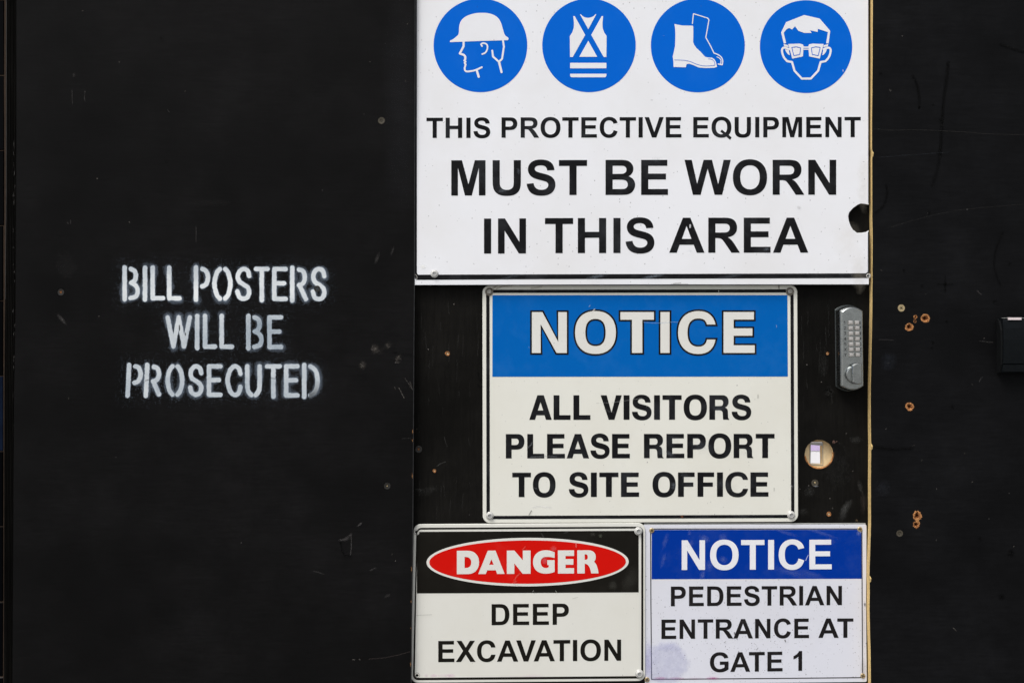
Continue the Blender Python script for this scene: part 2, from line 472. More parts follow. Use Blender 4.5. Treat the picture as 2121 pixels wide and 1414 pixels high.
SANS = {  # advance, outline
 'A': (1479, "M1471 0 H1149 L1021 333 H435 L314 0 H0 L571 1466 H884Z M926 580 L724 1124 L526 580Z"),
 'B': (1479, "M150 1466 H736 Q910 1466 995 1451 Q1081 1437 1148 1391 Q1216 1345 1261 1268 Q1306 1192 1306 1097 Q1306 994 1250 908 Q1195 822 1100 779 Q1234 740 1306 646 Q1378 552 1378 425 Q1378 325 1331 230 Q1285 136 1204 79 Q1124 23 1006 10 Q932 2 649 0 H150Z M446 1222 V883 H640 Q813 883 855 888 Q931 897 974 940 Q1018 984 1018 1055 Q1018 1123 980 1165 Q943 1208 869 1217 Q825 1222 616 1222Z M446 639 V247 H720 Q880 247 923 256 Q989 268 1030 314 Q1072 361 1072 439 Q1072 505 1040 551 Q1008 597 947 618 Q887 639 685 639Z"),
 'C': (1479, "M1088 539 L1375 448 Q1309 208 1155 91 Q1002 -25 766 -25 Q474 -25 286 174 Q98 374 98 720 Q98 1086 287 1288 Q476 1491 784 1491 Q1053 1491 1221 1332 Q1321 1238 1371 1062 L1078 992 Q1052 1106 969 1172 Q887 1238 769 1238 Q606 1238 504 1121 Q403 1004 403 742 Q403 464 503 346 Q603 228 763 228 Q881 228 966 303 Q1051 378 1088 539Z"),
 'D': (1479, "M148 1466 H689 Q872 1466 968 1438 Q1097 1400 1189 1303 Q1281 1206 1329 1065 Q1377 925 1377 719 Q1377 538 1332 407 Q1277 247 1175 148 Q1098 73 967 31 Q869 0 705 0 H148Z M444 1218 V247 H665 Q789 247 844 261 Q916 279 963 322 Q1011 365 1041 463 Q1071 562 1071 732 Q1071 902 1041 993 Q1011 1084 957 1135 Q903 1186 820 1204 Q758 1218 577 1218Z"),
 'E': (1366, "M149 0 V1466 H1236 V1218 H445 V893 H1181 V646 H445 V247 H1264 V0Z"),
 'G': (1593, "M831 539 V786 H1469 V202 Q1376 112 1199 43 Q1023 -25 842 -25 Q612 -25 441 71 Q270 168 184 347 Q98 527 98 738 Q98 967 194 1145 Q290 1323 475 1418 Q616 1491 826 1491 Q1099 1491 1252 1376 Q1406 1262 1450 1060 L1156 1005 Q1125 1113 1039 1175 Q954 1238 826 1238 Q632 1238 517 1115 Q403 992 403 750 Q403 489 519 358 Q635 228 823 228 Q916 228 1009 264 Q1103 301 1170 353 V539Z"),
 'H': (1479, "M150 0 V1466 H446 V889 H1026 V1466 H1322 V0 H1026 V641 H446 V0Z"),
 'I': (569, "M140 0 V1466 H436 V0Z"),
 'L': (1251, "M157 0 V1454 H453 V247 H1189 V0Z"),
 'M': (1706, "M145 0 V1466 H588 L854 466 L1117 1466 H1561 V0 H1286 V1154 L995 0 H710 L420 1154 V0Z"),
 'N': (1479, "M152 0 V1466 H440 L1040 487 V1466 H1315 V0 H1018 L427 956 V0Z"),
 'O': (1593, "M89 724 Q89 948 156 1100 Q206 1212 292 1301 Q379 1390 482 1433 Q619 1491 798 1491 Q1122 1491 1316 1290 Q1511 1089 1511 731 Q1511 376 1318 175 Q1125 -25 802 -25 Q475 -25 282 174 Q89 374 89 724Z M394 734 Q394 485 509 356 Q624 228 801 228 Q978 228 1091 355 Q1205 483 1205 738 Q1205 990 1094 1114 Q984 1238 801 1238 Q618 1238 506 1112 Q394 987 394 734Z"),
 'P': (1366, "M149 0 V1466 H624 Q894 1466 976 1444 Q1102 1411 1187 1300 Q1272 1190 1272 1015 Q1272 880 1223 788 Q1174 696 1098 643 Q1023 591 945 574 Q839 553 638 553 H445 V0Z M445 1218 V802 H607 Q782 802 841 825 Q900 848 933 897 Q967 946 967 1011 Q967 1091 920 1143 Q873 1195 801 1208 Q748 1218 588 1218Z"),
 'R': (1479, "M150 0 V1466 H773 Q1008 1466 1114 1426 Q1221 1387 1285 1286 Q1349 1185 1349 1055 Q1349 890 1252 782 Q1155 675 962 647 Q1058 591 1120 524 Q1183 457 1289 286 L1468 0 H1114 L900 319 Q786 490 744 534 Q702 579 655 595 Q608 612 506 612 H446 V0Z M446 846 H665 Q878 846 931 864 Q984 882 1014 926 Q1044 970 1044 1036 Q1044 1110 1004 1155 Q965 1201 893 1213 Q857 1218 677 1218 H446Z"),
 'S': (1366, "M74 477 L362 505 Q388 360 467 292 Q547 224 682 224 Q825 224 897 284 Q970 345 970 426 Q970 478 939 514 Q909 551 833 578 Q781 596 596 642 Q358 701 262 787 Q127 908 127 1082 Q127 1194 190 1291 Q254 1389 373 1440 Q493 1491 662 1491 Q938 1491 1077 1370 Q1217 1249 1224 1047 L928 1034 Q909 1147 846 1196 Q784 1246 659 1246 Q530 1246 457 1193 Q410 1159 410 1102 Q410 1050 454 1013 Q510 966 726 915 Q942 864 1045 809 Q1149 755 1207 660 Q1266 566 1266 427 Q1266 301 1196 191 Q1126 81 998 27 Q870 -26 679 -26 Q401 -26 252 102 Q103 231 74 477Z"),
 'T': (1251, "M478 0 V1218 H43 V1466 H1208 V1218 H774 V0Z"),
 'U': (1479, "M147 1466 H443 V672 Q443 483 454 427 Q473 337 544 282 Q616 228 740 228 Q866 228 930 279 Q994 331 1007 406 Q1020 481 1020 655 V1466 H1316 V696 Q1316 432 1292 323 Q1268 214 1203 139 Q1139 64 1031 19 Q923 -25 749 -25 Q539 -25 430 23 Q322 72 259 149 Q196 227 176 312 Q147 438 147 684Z"),
 'V': (1366, "M524 0 L0 1466 H321 L692 381 L1051 1466 H1365 L840 0Z"),
 'W': (1933, "M358 0 L8 1466 H311 L532 459 L800 1466 H1152 L1409 442 L1634 1466 H1932 L1576 0 H1262 L970 1096 L679 0Z"),
 'X': (1366, "M0 0 L501 765 L47 1466 H393 L687 995 L975 1466 H1318 L862 754 L1363 0 H1006 L681 507 L355 0Z"),
 '1': (1139, "M806 0 H525 V1059 Q371 915 162 846 V1101 Q272 1137 401 1237 Q530 1338 578 1472 H806Z"),
}
HEAVY = {  # the heavier grotesque of the big NOTICE sign (0 side bearings inside the outline; added in the advance)
 'A': (1337, "M0 0 H340 L425 270 H905 L992 0 H1337 L865 1466 H480Z M505 558 H828 L668 1060Z"),
 'C': (1341, "M1341 1019 Q1300 1240 1150 1370 Q1000 1500 735 1500 Q380 1500 190 1290 Q0 1080 0 730 Q0 385 190 172 Q380 -40 720 -40 Q1000 -40 1150 100 Q1300 240 1341 478 H1040 Q1010 350 935 285 Q860 222 735 222 Q535 222 435 350 Q336 480 336 735 Q336 985 435 1110 Q535 1236 720 1236 Q870 1236 945 1180 Q1010 1130 1036 1019Z"),
 'E': (1067, "M0 0 V1466 H1040 V1195 H345 V882 H988 V615 H345 V274 H1067 V0Z"),
 'F': (980, "M0 0 V1466 H980 V1195 H345 V862 H905 V605 H345 V0Z"),
 'I': (350, "M0 0 V1466 H350 V0Z"),
 'L': (1012, "M0 0 V1466 H350 V280 H1012 V0Z"),
 'N': (1252, "M0 0 V1466 H375 L944 395 V1466 H1252 V0 H883 L314 1035 V0Z"),
 'O': (1368, "M0 733 Q0 1100 180 1300 Q360 1503 684 1503 Q1008 1503 1188 1300 Q1368 1100 1368 733 Q1368 366 1188 166 Q1008 -37 684 -37 Q360 -37 180 166 Q0 366 0 733Z M343 733 Q343 480 430 360 Q515 245 684 245 Q853 245 938 360 Q1025 480 1025 733 Q1025 986 938 1106 Q853 1222 684 1222 Q515 1222 430 1106 Q343 986 343 733Z"),
 'P': (1110, "M0 0 V1466 H690 Q900 1466 1005 1340 Q1110 1220 1110 1015 Q1110 780 990 655 Q870 530 640 530 H345 V0Z M345 808 H560 Q665 808 720 860 Q770 910 770 1005 Q770 1100 720 1148 Q665 1195 560 1195 H345Z"),
 'R': (1165, "M0 0 V1466 H760 Q930 1466 1030 1360 Q1130 1255 1130 1075 Q1130 820 910 730 Q1020 695 1060 610 Q1090 540 1092 400 Q1092 180 1105 110 Q1118 60 1165 30 V0 H820 Q795 60 790 200 Q788 330 780 400 Q770 490 720 530 Q670 565 570 565 H337 V0Z M337 815 H630 Q715 815 760 860 Q805 905 805 1005 Q805 1105 760 1150 Q715 1195 630 1195 H337Z"),
 'S': (1145, "M0 478 H325 Q335 350 410 280 Q490 215 620 215 Q735 215 800 265 Q862 315 862 395 Q862 455 820 495 Q775 530 690 555 L430 625 Q230 680 130 785 Q35 890 35 1060 Q35 1260 180 1380 Q320 1500 560 1500 Q800 1500 945 1380 Q1085 1260 1092 1030 H775 Q765 1145 700 1200 Q640 1250 540 1250 Q450 1250 395 1205 Q345 1165 345 1095 Q345 1035 385 1000 Q430 965 540 935 L760 875 Q960 820 1060 715 Q1145 610 1145 440 Q1145 215 990 90 Q840 -37 590 -37 Q320 -37 165 100 Q5 235 0 478Z"),
 'T': (1122, "M0 1466 H1122 V1190 H735 V0 H388 V1190 H0Z"),
 'V': (1239, "M0 1466 H355 L640 430 L905 1466 H1239 L810 0 H472Z"),
}
BEAR = {'A': 22, 'V': 22, 'T': 62, 'O': 55, 'C': 55, 'S': 60, 'L': 85}
POSTER = {  # the fat humanist letters of DANGER
 'D': (1389, "M0 0 V1466 H650 Q1000 1466 1190 1270 Q1389 1080 1389 735 Q1389 390 1190 195 Q1000 0 650 0Z M482 386 V1072 H560 Q720 1072 810 985 Q899 900 899 735 Q899 560 810 470 Q720 386 560 386Z"),
 'A': (1647, "M0 0 L600 1466 H1080 L1647 0 H1180 L1107 232 H567 L470 0Z M683 579 H972 L825 918Z"),
 'N': (1487, "M0 0 V1466 H470 L1003 848 V1466 H1487 V0 H992 L470 660 V0Z"),
 'G': (1376, "M1376 1350 Q1080 1480 830 1480 Q430 1480 215 1270 Q0 1060 0 730 Q0 400 215 195 Q430 0 830 0 Q1100 0 1376 110 V850 H907 V545 H1000 V415 Q930 355 830 355 Q670 355 580 455 Q490 560 490 730 Q490 890 590 975 Q690 1060 880 1060 Q1100 1060 1376 985Z"),
 'E': (1024, "M0 0 V1466 H1024 V1110 H480 V911 H985 V559 H480 V340 H1024 V0Z"),
 'R': (1356, "M0 0 V1466 H700 Q920 1466 1045 1350 Q1173 1240 1173 1060 Q1173 830 1060 735 Q1180 640 1240 480 Q1310 270 1356 0 H890 Q830 300 760 420 Q670 590 470 625 V0Z M470 860 V1212 H530 Q665 1212 665 1036 Q665 860 530 860Z"),
}
SANS['Q'] = (1593, SANS['O'][1])
KERN = {'AT': -152, 'TA': -152, 'AV': -152, 'VA': -152, 'PA': -120}

def glyph(font, ch):
    adv, s = font[ch]
    lps = path(s)
    pcs = [lps]
    if ch == 'Q':
        pcs = [lps, [[(720, 420), (1420, -180), (1530, 5), (830, 560)]]]
    return adv, pcs

def word(text, x0, x1, tl, tr, bl, br, font=SANS):
    """text fitted between x0 and x1; tl/tr cap-line heights and bl/br base-line heights at its two ends"""
    pen, got = 0.0, []
    for i, ch in enumerate(text):
        adv, pcs = glyph(font, ch)
        if font is HEAVY:
            b = BEAR.get(ch, 85); pen += b
            got.append((pen, pcs)); pen += adv + b
        elif font is POSTER:
            got.append((pen, pcs)); pen += adv + 60
        else:
            if i and text[i - 1] + ch in KERN: pen += KERN[text[i - 1] + ch]
            got.append((pen, pcs)); pen += adv
    xs = [p + v[0] for p, pcs in got for pc in pcs for lp in pc for v in lp]
    a, b = min(xs), max(xs)
    out = []
    for p, pcs in got:
        for pc in pcs:
            out.append([[fit(((p + x - a) / (b - a)), y / 1466, x0, x1, tl, tr, bl, br) for x, y in lp] for lp in pc])
    return out

def fit(u, v, x0, x1, tl, tr, bl, br):
    top, bot = tl + (tr - tl) * u, bl + (br - bl) * u
    return (x0 + (x1 - x0) * u, bot + (top - bot) * v)

def letters(text, spans, tl, tr, bl, br, font):
    """each letter fitted to its own measured span"""
    X0, X1 = spans[0][0], spans[-1][1]
    out = []
    for ch, (a, b) in zip(text, spans):
        _, pcs = glyph(font, ch)
        xs = [v[0] for pc in pcs for lp in pc for v in lp]; m0, m1 = min(xs), max(xs)
        for pc in pcs:
            q = []
            for lp in pc:
                r = []
                for x, y in lp:
                    X = a + (b - a) * (x - m0) / (m1 - m0); u = (X - X0) / (X1 - X0)
                    top, bot = tl + (tr - tl) * u, bl + (br - bl) * u
                    r.append((X, bot + (top - bot) * y / 1466))
                q.append(r)
            out.append(q)
    return out

# ------------------------------------------------------------------ soft marks (sprayed paint, scuffs, stains, painted sheen and crease shade): thin films with their own colour and cover
def vnoise(x, y, seed=0):
    xi, yi = np.floor(x).astype(np.int64), np.floor(y).astype(np.int64)
    fx, fy = x - xi, y - yi
    fx, fy = fx * fx * (3 - 2 * fx), fy * fy * (3 - 2 * fy)
    def h(a, b):
        n = (a * 374761393 + b * 668265263 + seed * 974634777) & 0xFFFFFFFF
        n = ((n ^ (n >> 13)) * 1274126177) & 0xFFFFFFFF
        return ((n ^ (n >> 16)) & 0xFFFF) / 65535.0
    return (h(xi, yi) * (1 - fx) + h(xi + 1, yi) * fx) * (1 - fy) + (h(xi, yi + 1) * (1 - fx) + h(xi + 1, yi + 1) * fx) * fy

def fbm(x, y, seed=0, oct_=4):
    s, a, t = 0, 0.5, 0
    for k in range(oct_):
        s = s + a * vnoise(x, y, seed + k); t += a; a *= 0.55; x, y = x * 2.03, y * 2.03
    return s / t

def seg_dist(X, Y, pts):
    D = np.full(X.shape, 1e9)
    for (ax, ay), (bx, by) in zip(pts[:-1], pts[1:]):
        dx, dy = bx - ax, by - ay
        L = dx * dx + dy * dy + 1e-9
        t = np.clip(((X - ax) * dx + (Y - ay) * dy) / L, 0, 1)
        D = np.minimum(D, np.hypot(X - ax - t * dx, Y - ay - t * dy))
    return D

class Marks:
    def __init__(self, d, gain=1.0):
        self.gain = gain
        self.d, self.V, self.F, self.C, self.k = d, [], [], [], 0
    def grid(self, x0, y0, x1, y1, step, fn):
        nx, ny = max(2, int((x1 - x0) / step)), max(2, int((y1 - y0) / step))
        X, Y = np.meshgrid(np.linspace(x0, x1, nx + 1), np.linspace(y0, y1, ny + 1))
        col, A = fn(X, Y)
        if self.gain != 1.0 and not isinstance(col, np.ndarray) and max(col) > 0.03 and col[0] < 1.6 * col[2]: A = A * self.gain
        A = np.clip(A, 0, 1)
        A[0, :] = A[-1, :] = 0; A[:, 0] = A[:, -1] = 0
        idx = np.arange((nx + 1) * (ny + 1)).reshape(ny + 1, nx + 1)
        q = np.stack([idx[:-1, :-1], idx[:-1, 1:], idx[1:, 1:], idx[1:, :-1]], -1).reshape(-1, 4)
        q = q[(A.ravel()[q] > 0.012).any(1)]
        if not len(q): return
        used, inv = np.unique(q, return_inverse=True)
        d = self.d + self.k * 0.00003; self.k += 1
        xs, ys = X.ravel()[used], Y.ravel()[used]
        dd = d + LEAN * (ys - 589)
        kk = PX * (DIST - dd) / DIST
        v = np.stack([(xs - 1060.5) * kk, -dd, EYE - (ys - 707.0) * kk], 1)
        base = sum(len(a) for a in self.V)
        self.V.append(v); self.F.append(inv.reshape(-1, 4)[:, ::-1] + base)
        c = np.zeros((len(used), 4))
        c[:, :3] = (col.reshape(-1, 3)[used] if isinstance(col, np.ndarray) else np.array(col)); c[:, 3] = A.ravel()[used]
        self.C.append(c)
    def stroke(self, pts, w, col, alpha=0.5, soft=1.0, rough=0.3, step=None, ns=0.5):
        step = step or max(0.5, min(w * 0.5, 1.5))
        xs, ys = [p[0] for p in pts], [p[1] for p in pts]; m = w / 2 + soft * 2.5 + 2
        sd_ = self.k
        def fn(X, Y):
            D = seg_dist(X, Y, pts)
            a = np.clip(1 - (D - w / 2) / max(soft, .3), 0, 1)
            return col, alpha * a * a * (3 - 2 * a) * np.clip(1 - rough + 2 * rough * (fbm(X * ns, Y * ns, sd_) - 0.3), 0, 1.2)
        self.grid(min(xs) - m, min(ys) - m, max(xs) + m, max(ys) + m, step, fn)
    def blob(self, cx, cy, rx, ry, col, alpha=0.5, ang=0.0, rough=0.6, ns=0.25, edge=1.0, step=1.5):
        m = max(rx, ry) * 1.35 + 2; c, s = math.cos(ang), math.sin(ang); sd_ = self.k + 31
        def fn(X, Y):
            u, v = ((X - cx) * c + (Y - cy) * s) / rx, (-(X - cx) * s + (Y - cy) * c) / ry
            n = fbm(X * ns, Y * ns, sd_)
            r = np.hypot(u, v) + (n - 0.5) * 0.9 * rough
            a = np.clip((1.1 - r) / max(edge, .05), 0, 1)
            n2 = fbm(X * ns * 3, Y * ns * 3, sd_ + 5)
            return col, alpha * a * np.clip(1 - rough + 2.4 * rough * (n2 - 0.28), 0, 1.3)
        self.grid(cx - m, cy - m, cx + m, cy + m, step, fn)
    def build(self, name, parent, mat=None, kind=None):
        if not self.V: return None
        V = np.concatenate(self.V); F = np.concatenate(self.F); C = np.concatenate(self.C)
        org = wloc(parent)
        me = bpy.data.meshes.new(name)
        V = V - np.array(org)
        me.vertices.add(len(V)); me.vertices.foreach_set("co", V.ravel())
        me.loops.add(len(F) * 4); me.loops.foreach_set("vertex_index", F.ravel())
        me.polygons.add(len(F)); me.polygons.foreach_set("loop_start", np.arange(0, len(F) * 4, 4))
        me.update(calc_edges=True)
        at = me.attributes.new("paint", 'FLOAT_COLOR', 'POINT'); at.data.foreach_set("color", C.ravel())
        me.materials.append(mat or M["marks"])
        o = bpy.data.objects.new(name, me); COL.objects.link(o); o.parent = parent
        if kind: o["kind"] = kind
        return o

# ------------------------------------------------------------------ turned metal: screws and bolts, built once each and shared
def lathe_mesh(name, prof, mat, seg=24, shape=None, mats=None, cut=99):
    """prof: (radius mm, height mm proud); shape(k, ring) scales a ring's radius for hex or cross sockets"""
    V, F = [], []
    for j, (r, h) in enumerate(prof):
        for k in range(seg):
            t = 2 * math.pi * k / seg
            rr = r * (shape(t, j) if shape else 1)
            V.append((rr * math.cos(t) / 1000, -h / 1000, rr * math.sin(t) / 1000))
    for j in range(len(prof) - 1):
        for k in range(seg):
            a, b = j * seg + k, j * seg + (k + 1) % seg
            F.append((a, b, b + seg, a + seg))
    F.append(tuple((len(prof) - 1) * seg + k for k in range(seg)))
    me = bpy.data.meshes.new(name); me.from_pydata(V, [], F); me.materials.append(mat)
    for m_ in (mats or ()): me.materials.append(m_)
    for i_, pol in enumerate(me.polygons):
        if mats and (i_ // seg) >= cut: pol.material_index = 1
    import bmesh
    b = bmesh.new(); b.from_mesh(me); bmesh.ops.recalc_face_normals(b, faces=b.faces)
    b.to_mesh(me); b.free()
    me.update()
    return me

def hexed(rings):
    def f(t, j):
        if j not in rings: return 1.0
        a = (t + math.pi / 6) % (math.pi / 3) - math.pi / 6
        return math.cos(math.pi / 6) / math.cos(a)
    return f
def crossed(rings):
    def f(t, j):
        if j not in rings: return 1.0
        return 1.0 if min(t % (math.pi / 2), math.pi / 2 - t % (math.pi / 2)) < 0.30 else 0.42
    return f

ME = {}
ME["hex_white"] = lathe_mesh("hex_bolt_head", [(7.2, 0), (7.2, 0.8), (6.6, 1.3), (5.6, 1.5), (5.2, 3.4), (4.6, 4.4), (4.1, 4.8), (3.6, 4.7), (3.4, 3.9), (0.5, 3.8)], M["white_bolt"], 30, hexed((7, 8)), [M["bolt_socket"]], 7)
ME["washer_zinc"] = lathe_mesh("socket_bolt_washer", [(7.6, 0), (7.6, 0.9), (7.0, 1.3), (5.4, 1.3), (5.1, 0.5), (4.8, 0.5), (4.5, 3.0), (3.8, 3.7), (2.9, 3.8), (2.5, 2.0), (0.4, 1.8)], M["zinc_dark"], 30, hexed((8, 9)), [M["zinc"]], 5)
ME["brass_small"] = lathe_mesh("cross_screw", [(4.7, 0), (4.7, 0.5), (4.0, 1.1), (3.3, 1.3), (2.6, 0.1), (0.3, -0.1)], M["brass"], 24, crossed((3, 4)), [M["socket_brown"]], 3)
ME["csk_olive"] = lathe_mesh("csk_screw", [(7.6, -2.6), (6.7, -0.2), (6.3, 0.35), (3.2, 0.1), (2.6, -0.7), (1.6, -0.9), (1.4, 0.0), (0.2, 0.1)], M["screw_olive"], 24)
ME["csk_black"] = lathe_mesh("csk_screw_painted", [(7.4, -2.6), (6.6, -0.2), (6.0, 0.3), (3.4, 0.0), (2.6, -1.0), (1.5, -1.2), (0.2, -1.2)], M["screw_black"], 24, crossed((3, 4)))
ME["csk_brass"] = lathe_mesh("csk_screw_brass", [(7.3, -2.6), (6.6, -0.1), (6.2, 0.4), (3.0, 0.2), (2.4, -0.9), (1.2, -1.1), (0.2, -1.1)], M["brass"], 24, crossed((3, 4)), [M["socket_brown"]], 3)
ME["dot_rust"] = lathe_mesh("rust_socket", [(2.6, -0.2), (2.3, 0.45), (1.1, 0.6), (0.2, 0.6)], M["rust"], 14)
ME["dot_brass"] = lathe_mesh("brass_socket", [(1.6, -0.8), (1.4, 0.35), (0.7, 0.55), (0.1, 0.55)], M["brass"], 12)

def bolt(kind, x, y, d, parent, name="bolt", scale=1.0, rot=None):
    o = place(name, ME[kind], P(x, y, d), parent, random.uniform(0, 1.0) if rot is None else rot, scale)
    return o

def crater(x, y, r, d, parent, seed=0, shallow=1.0, name="screw_hole", mat=None):
    """a splintered hole torn into the ply: ragged rim, bowl and dark bore"""
    q = random.Random(seed); seg = 26
    V, F = [], []
    c0 = P(x, y, d); mm = 0.0009 * r
    rings = [(1.12, 0.00), (1.08, 0.45), (0.90, 0.55), (0.72, -0.7 * shallow), (0.50, -1.6 * shallow), (0.34, -2.6 * shallow), (0.24, -5.0 * shallow), (0.10, -9.5 * shallow)]
    for j, (f, h) in enumerate(rings):
        for k in range(seg):
            t = 2 * math.pi * k / seg
            w = f * (1 + q.uniform(-0.20, 0.16) * (1 if j in (0, 1, 2, 4) else 0.5) + 0.07 * math.sin(2 * t + seed) + 0.05 * math.sin(3 * t + 2.3 * seed))
            V.append((c0[0] + mm * w * math.cos(t), c0[1] - (h + q.uniform(-0.25, 0.35)) / 1000, c0[2] + mm * w * math.sin(t)))
    for j in range(len(rings) - 1):
        for k in range(seg):
            a, b = j * seg + k, j * seg + (k + 1) % seg
            F.append((a, a + seg, b + seg, b))
    F.append(tuple((len(rings) - 1) * seg + k for k in range(seg)))
    o = mesh_obj(name, V, [tuple(reversed(f)) for f in F], mat or M["ply_hole"], parent)
    o.data.materials.append(M["bore"])
    for i_, pol in enumerate(o.data.polygons):
        if i_ // seg >= (4 if q.random() < 0.55 else 3) or q.random() < 0.10: pol.material_index = 1
    return o

# ================================================================== the setting
def sheet(name, x0, x1, y0, y1, z, mat, kind="structure"):
    o = mesh_obj(name, [(x0, y0, z), (x1, y0, z), (x1, y1, z), (x0, y1, z)], [(0, 1, 2, 3)], mat)
    return tag(o, kind=kind)
pavement = sheet("pavement", -60, 60, -60, 0.06, 0.0, M["pavement"])
ground = sheet("ground", -60, 60, 0.06, 60, -0.004, M["dirt"])

TOP, BOT = -350, 2300          # boards run above and below the frame (down to just over the pavement)
PT = 0.018                     # ply thickness

# ---- left board
LEFT_EDGE = [(34.5, TOP), (34.5, 300), (33, 620), (30, 800), (28.5, 1000), (26, 1414), (24, BOT)]
RIGHT_EDGE = [(846, BOT), (850.6, 1414), (851.6, 1300), (852.8, 1180), (854.0, 1075), (855.2, 900), (856.3, 700), (857.4, 560), (858.0, 400), (858.4, 250), (858.8, 60), (859, TOP)]
left = empty("hoarding_board", "wide black painted board with the white stencilled words BILL POSTERS WILL BE PROSECUTED", "board", P(440, BOT, PT), "black boards of the site hoarding")
lscrews = [(790, 250), (126, 605), (657, 598), (802, 1006)]
slab("board_face", LEFT_EDGE + RIGHT_EDGE, 0.002, PT, M["panel"], left, chamfer=0, holes=[jag(x, y, 7.9, 0.3, 20, i) for i, (x, y) in enumerate(lscrews)])
# the lit arris along its right side: a strip of worn edging 1.5 mm wide
ed = RIGHT_EDGE
V, F = [], []
for i, (x, y) in enumerate(ed):
    j = 0.35 * math.sin(i * 2.1)
    V += [P(x + 0.1, y, PT - 0.0006), P(x + 1.9 + j * 0.4, y, PT - 0.0016), P(x + 1.9 + j * 0.4, y, 0.0015)]
for i in range(len(ed) - 1):
    a = 3 * i
    F += [(a, a + 1, a + 4, a + 3), (a + 1, a + 2, a + 5, a + 4)]
mesh_obj("edge_strip", V, F, M["painted_edge"], left)
for i, (x, y) in enumerate(lscrews):
    s = bolt(["csk_olive", "csk_black", "csk_black", "csk_black"][i], x, y, PT - 0.0008, left, "screw", 1.0)
    if i in (0, 3): bolt("dot_brass" if i == 3 else "dot_rust", x, y, PT - 0.0013, left, "screw_socket", 0.5 if i == 0 else 0.8)
    if i == 1: bolt("dot_rust", x, y, PT - 0.0016, left, "screw_socket", 1.1)

# ---- stencilled words
def zl(x): return 230 + x / 4.513
def zy(y): return 530 + y / 4.513
STEN = {
 'I': [[(.5, 0), (.5, 1)]],
 'L': [[(0, 1), (0, 0)], [(0, 0), (1, 0)]],
 'T': [[(0, 1), (1, 1)], [(.5, 1), (.5, 0)]],
 'E': [[(1, 1), (0, 1)], [(0, 1), (0, 0)], [(0, 0), (1, 0)], [(0, .52), (.86, .52)]],
 'B': [[(0, 0), (0, 1)], 'c', [(.48, 1), (.76, .93), (.86, .77), (.76, .60), (.50, .53)], 'c', [(.50, .53), (.86, .42), (1, .24), (.86, .06), (.45, 0)]],
 'P': [[(0, 0), (0, 1)], 'c', [(.52, 1), (.84, .93), (1, .70), (.84, .48), (.52, .41)]],
 'R': [[(0, 0), (0, 1)], 'c', [(.50, .98), (.80, .92), (.93, .72), (.80, .53), (.50, .46)], [(.55, .44), (1, 0)]],
 'O': ['c', [(.33, 1), (.13, .85), (0, .5), (.13, .15), (.33, 0)], 'c', [(.67, 1), (.87, .85), (1, .5), (.87, .15), (.67, 0)]],
 'C': ['c', [(1, .74), (.88, .92), (.58, 1), (.22, .88), (0, .5), (.22, .12), (.58, 0), (.88, .08), (1, .28)]],
 'S': ['c', [(1, .76), (.88, .93), (.52, 1), (.16, .91), (.03, .74), (.16, .58), (.52, .48), (.88, .38), (1, .22), (.86, .06), (.50, 0), (.14, .07), (0, .25)]],
 'U': ['c', [(0, 1), (0, .45), (.05, .16), (.32, 0)], 'c', [(1, 1), (1, .45), (.95, .16), (.68, 0)]],
 'D': [[(0, 0), (0, 1)], 'c', [(.46, 1), (.84, .85), (1, .5), (.84, .15), (.46, 0)]],
 'W': [[(0, 1), (.26, 0)], [(.26, 0), (.5, 1)], [(.5, 1), (.74, 0)], [(.74, 0), (1, 1)]],
}
LINES = [
 ("BILLPOSTERS", [(108, 268), (300, 335), (370, 505), (525, 660), (775, 925), (948, 1135), (1163, 1310), (1337, 1482), (1507, 1650), (1675, 1840), (1868, 2012)], 103, 412, 424, 0),
 ("WILLBE", [(510, 755), (785, 825), (860, 990), (1015, 1150), (1265, 1425), (1462, 1607)], 555, 864, 870, 0),
 ("PROSECUTED", [(150, 300), (320, 480), (510, 685), (722, 862), (897, 1042), (1070, 1228), (1255, 1408), (1440, 1595), (1618, 1762), (1787, 1950)], 1012, 1310, 1322, 0),
]
SW = 38.0
segs = []
for text, spans, top, botL, botR, _ in LINES:
    X0, X1 = spans[0][0], spans[-1][1]
    for gi, (ch, (a, b)) in enumerate(zip(text, spans)):
        bt = botL + (botR - botL) * (a - X0) / (X1 - X0)
        h = SW / 2
        smooth_next = False
        lean = -14 if (top > 1000 and gi < 2) else 0
        for s_ in STEN[ch]:
            if s_ == 'c': smooth_next = True; continue
            pts = catmull(s_, 5) if smooth_next else s_
            smooth_next = False
            q = []
            w_ = h if ch != 'I' else 0
            for u, v in pts:
                X = (a + h + (b - a - 2 * h) * u) if ch != 'I' else (a + b) / 2
                Y = bt - h - (bt - top - 2 * h) * v
                if len(s_) == 2 and v in (0, 1) and abs(s_[0][0] - s_[1][0]) < 0.3 and ch not in 'W' and not (ch in 'LE' and v == 0) and not (ch in 'ET' and v == 1):
                    Y += (h * 0.7 if v == 0 else -h * 0.7)
                q.append((zl(X + lean * (1 - v)), zy(Y)))
            segs.append(q)

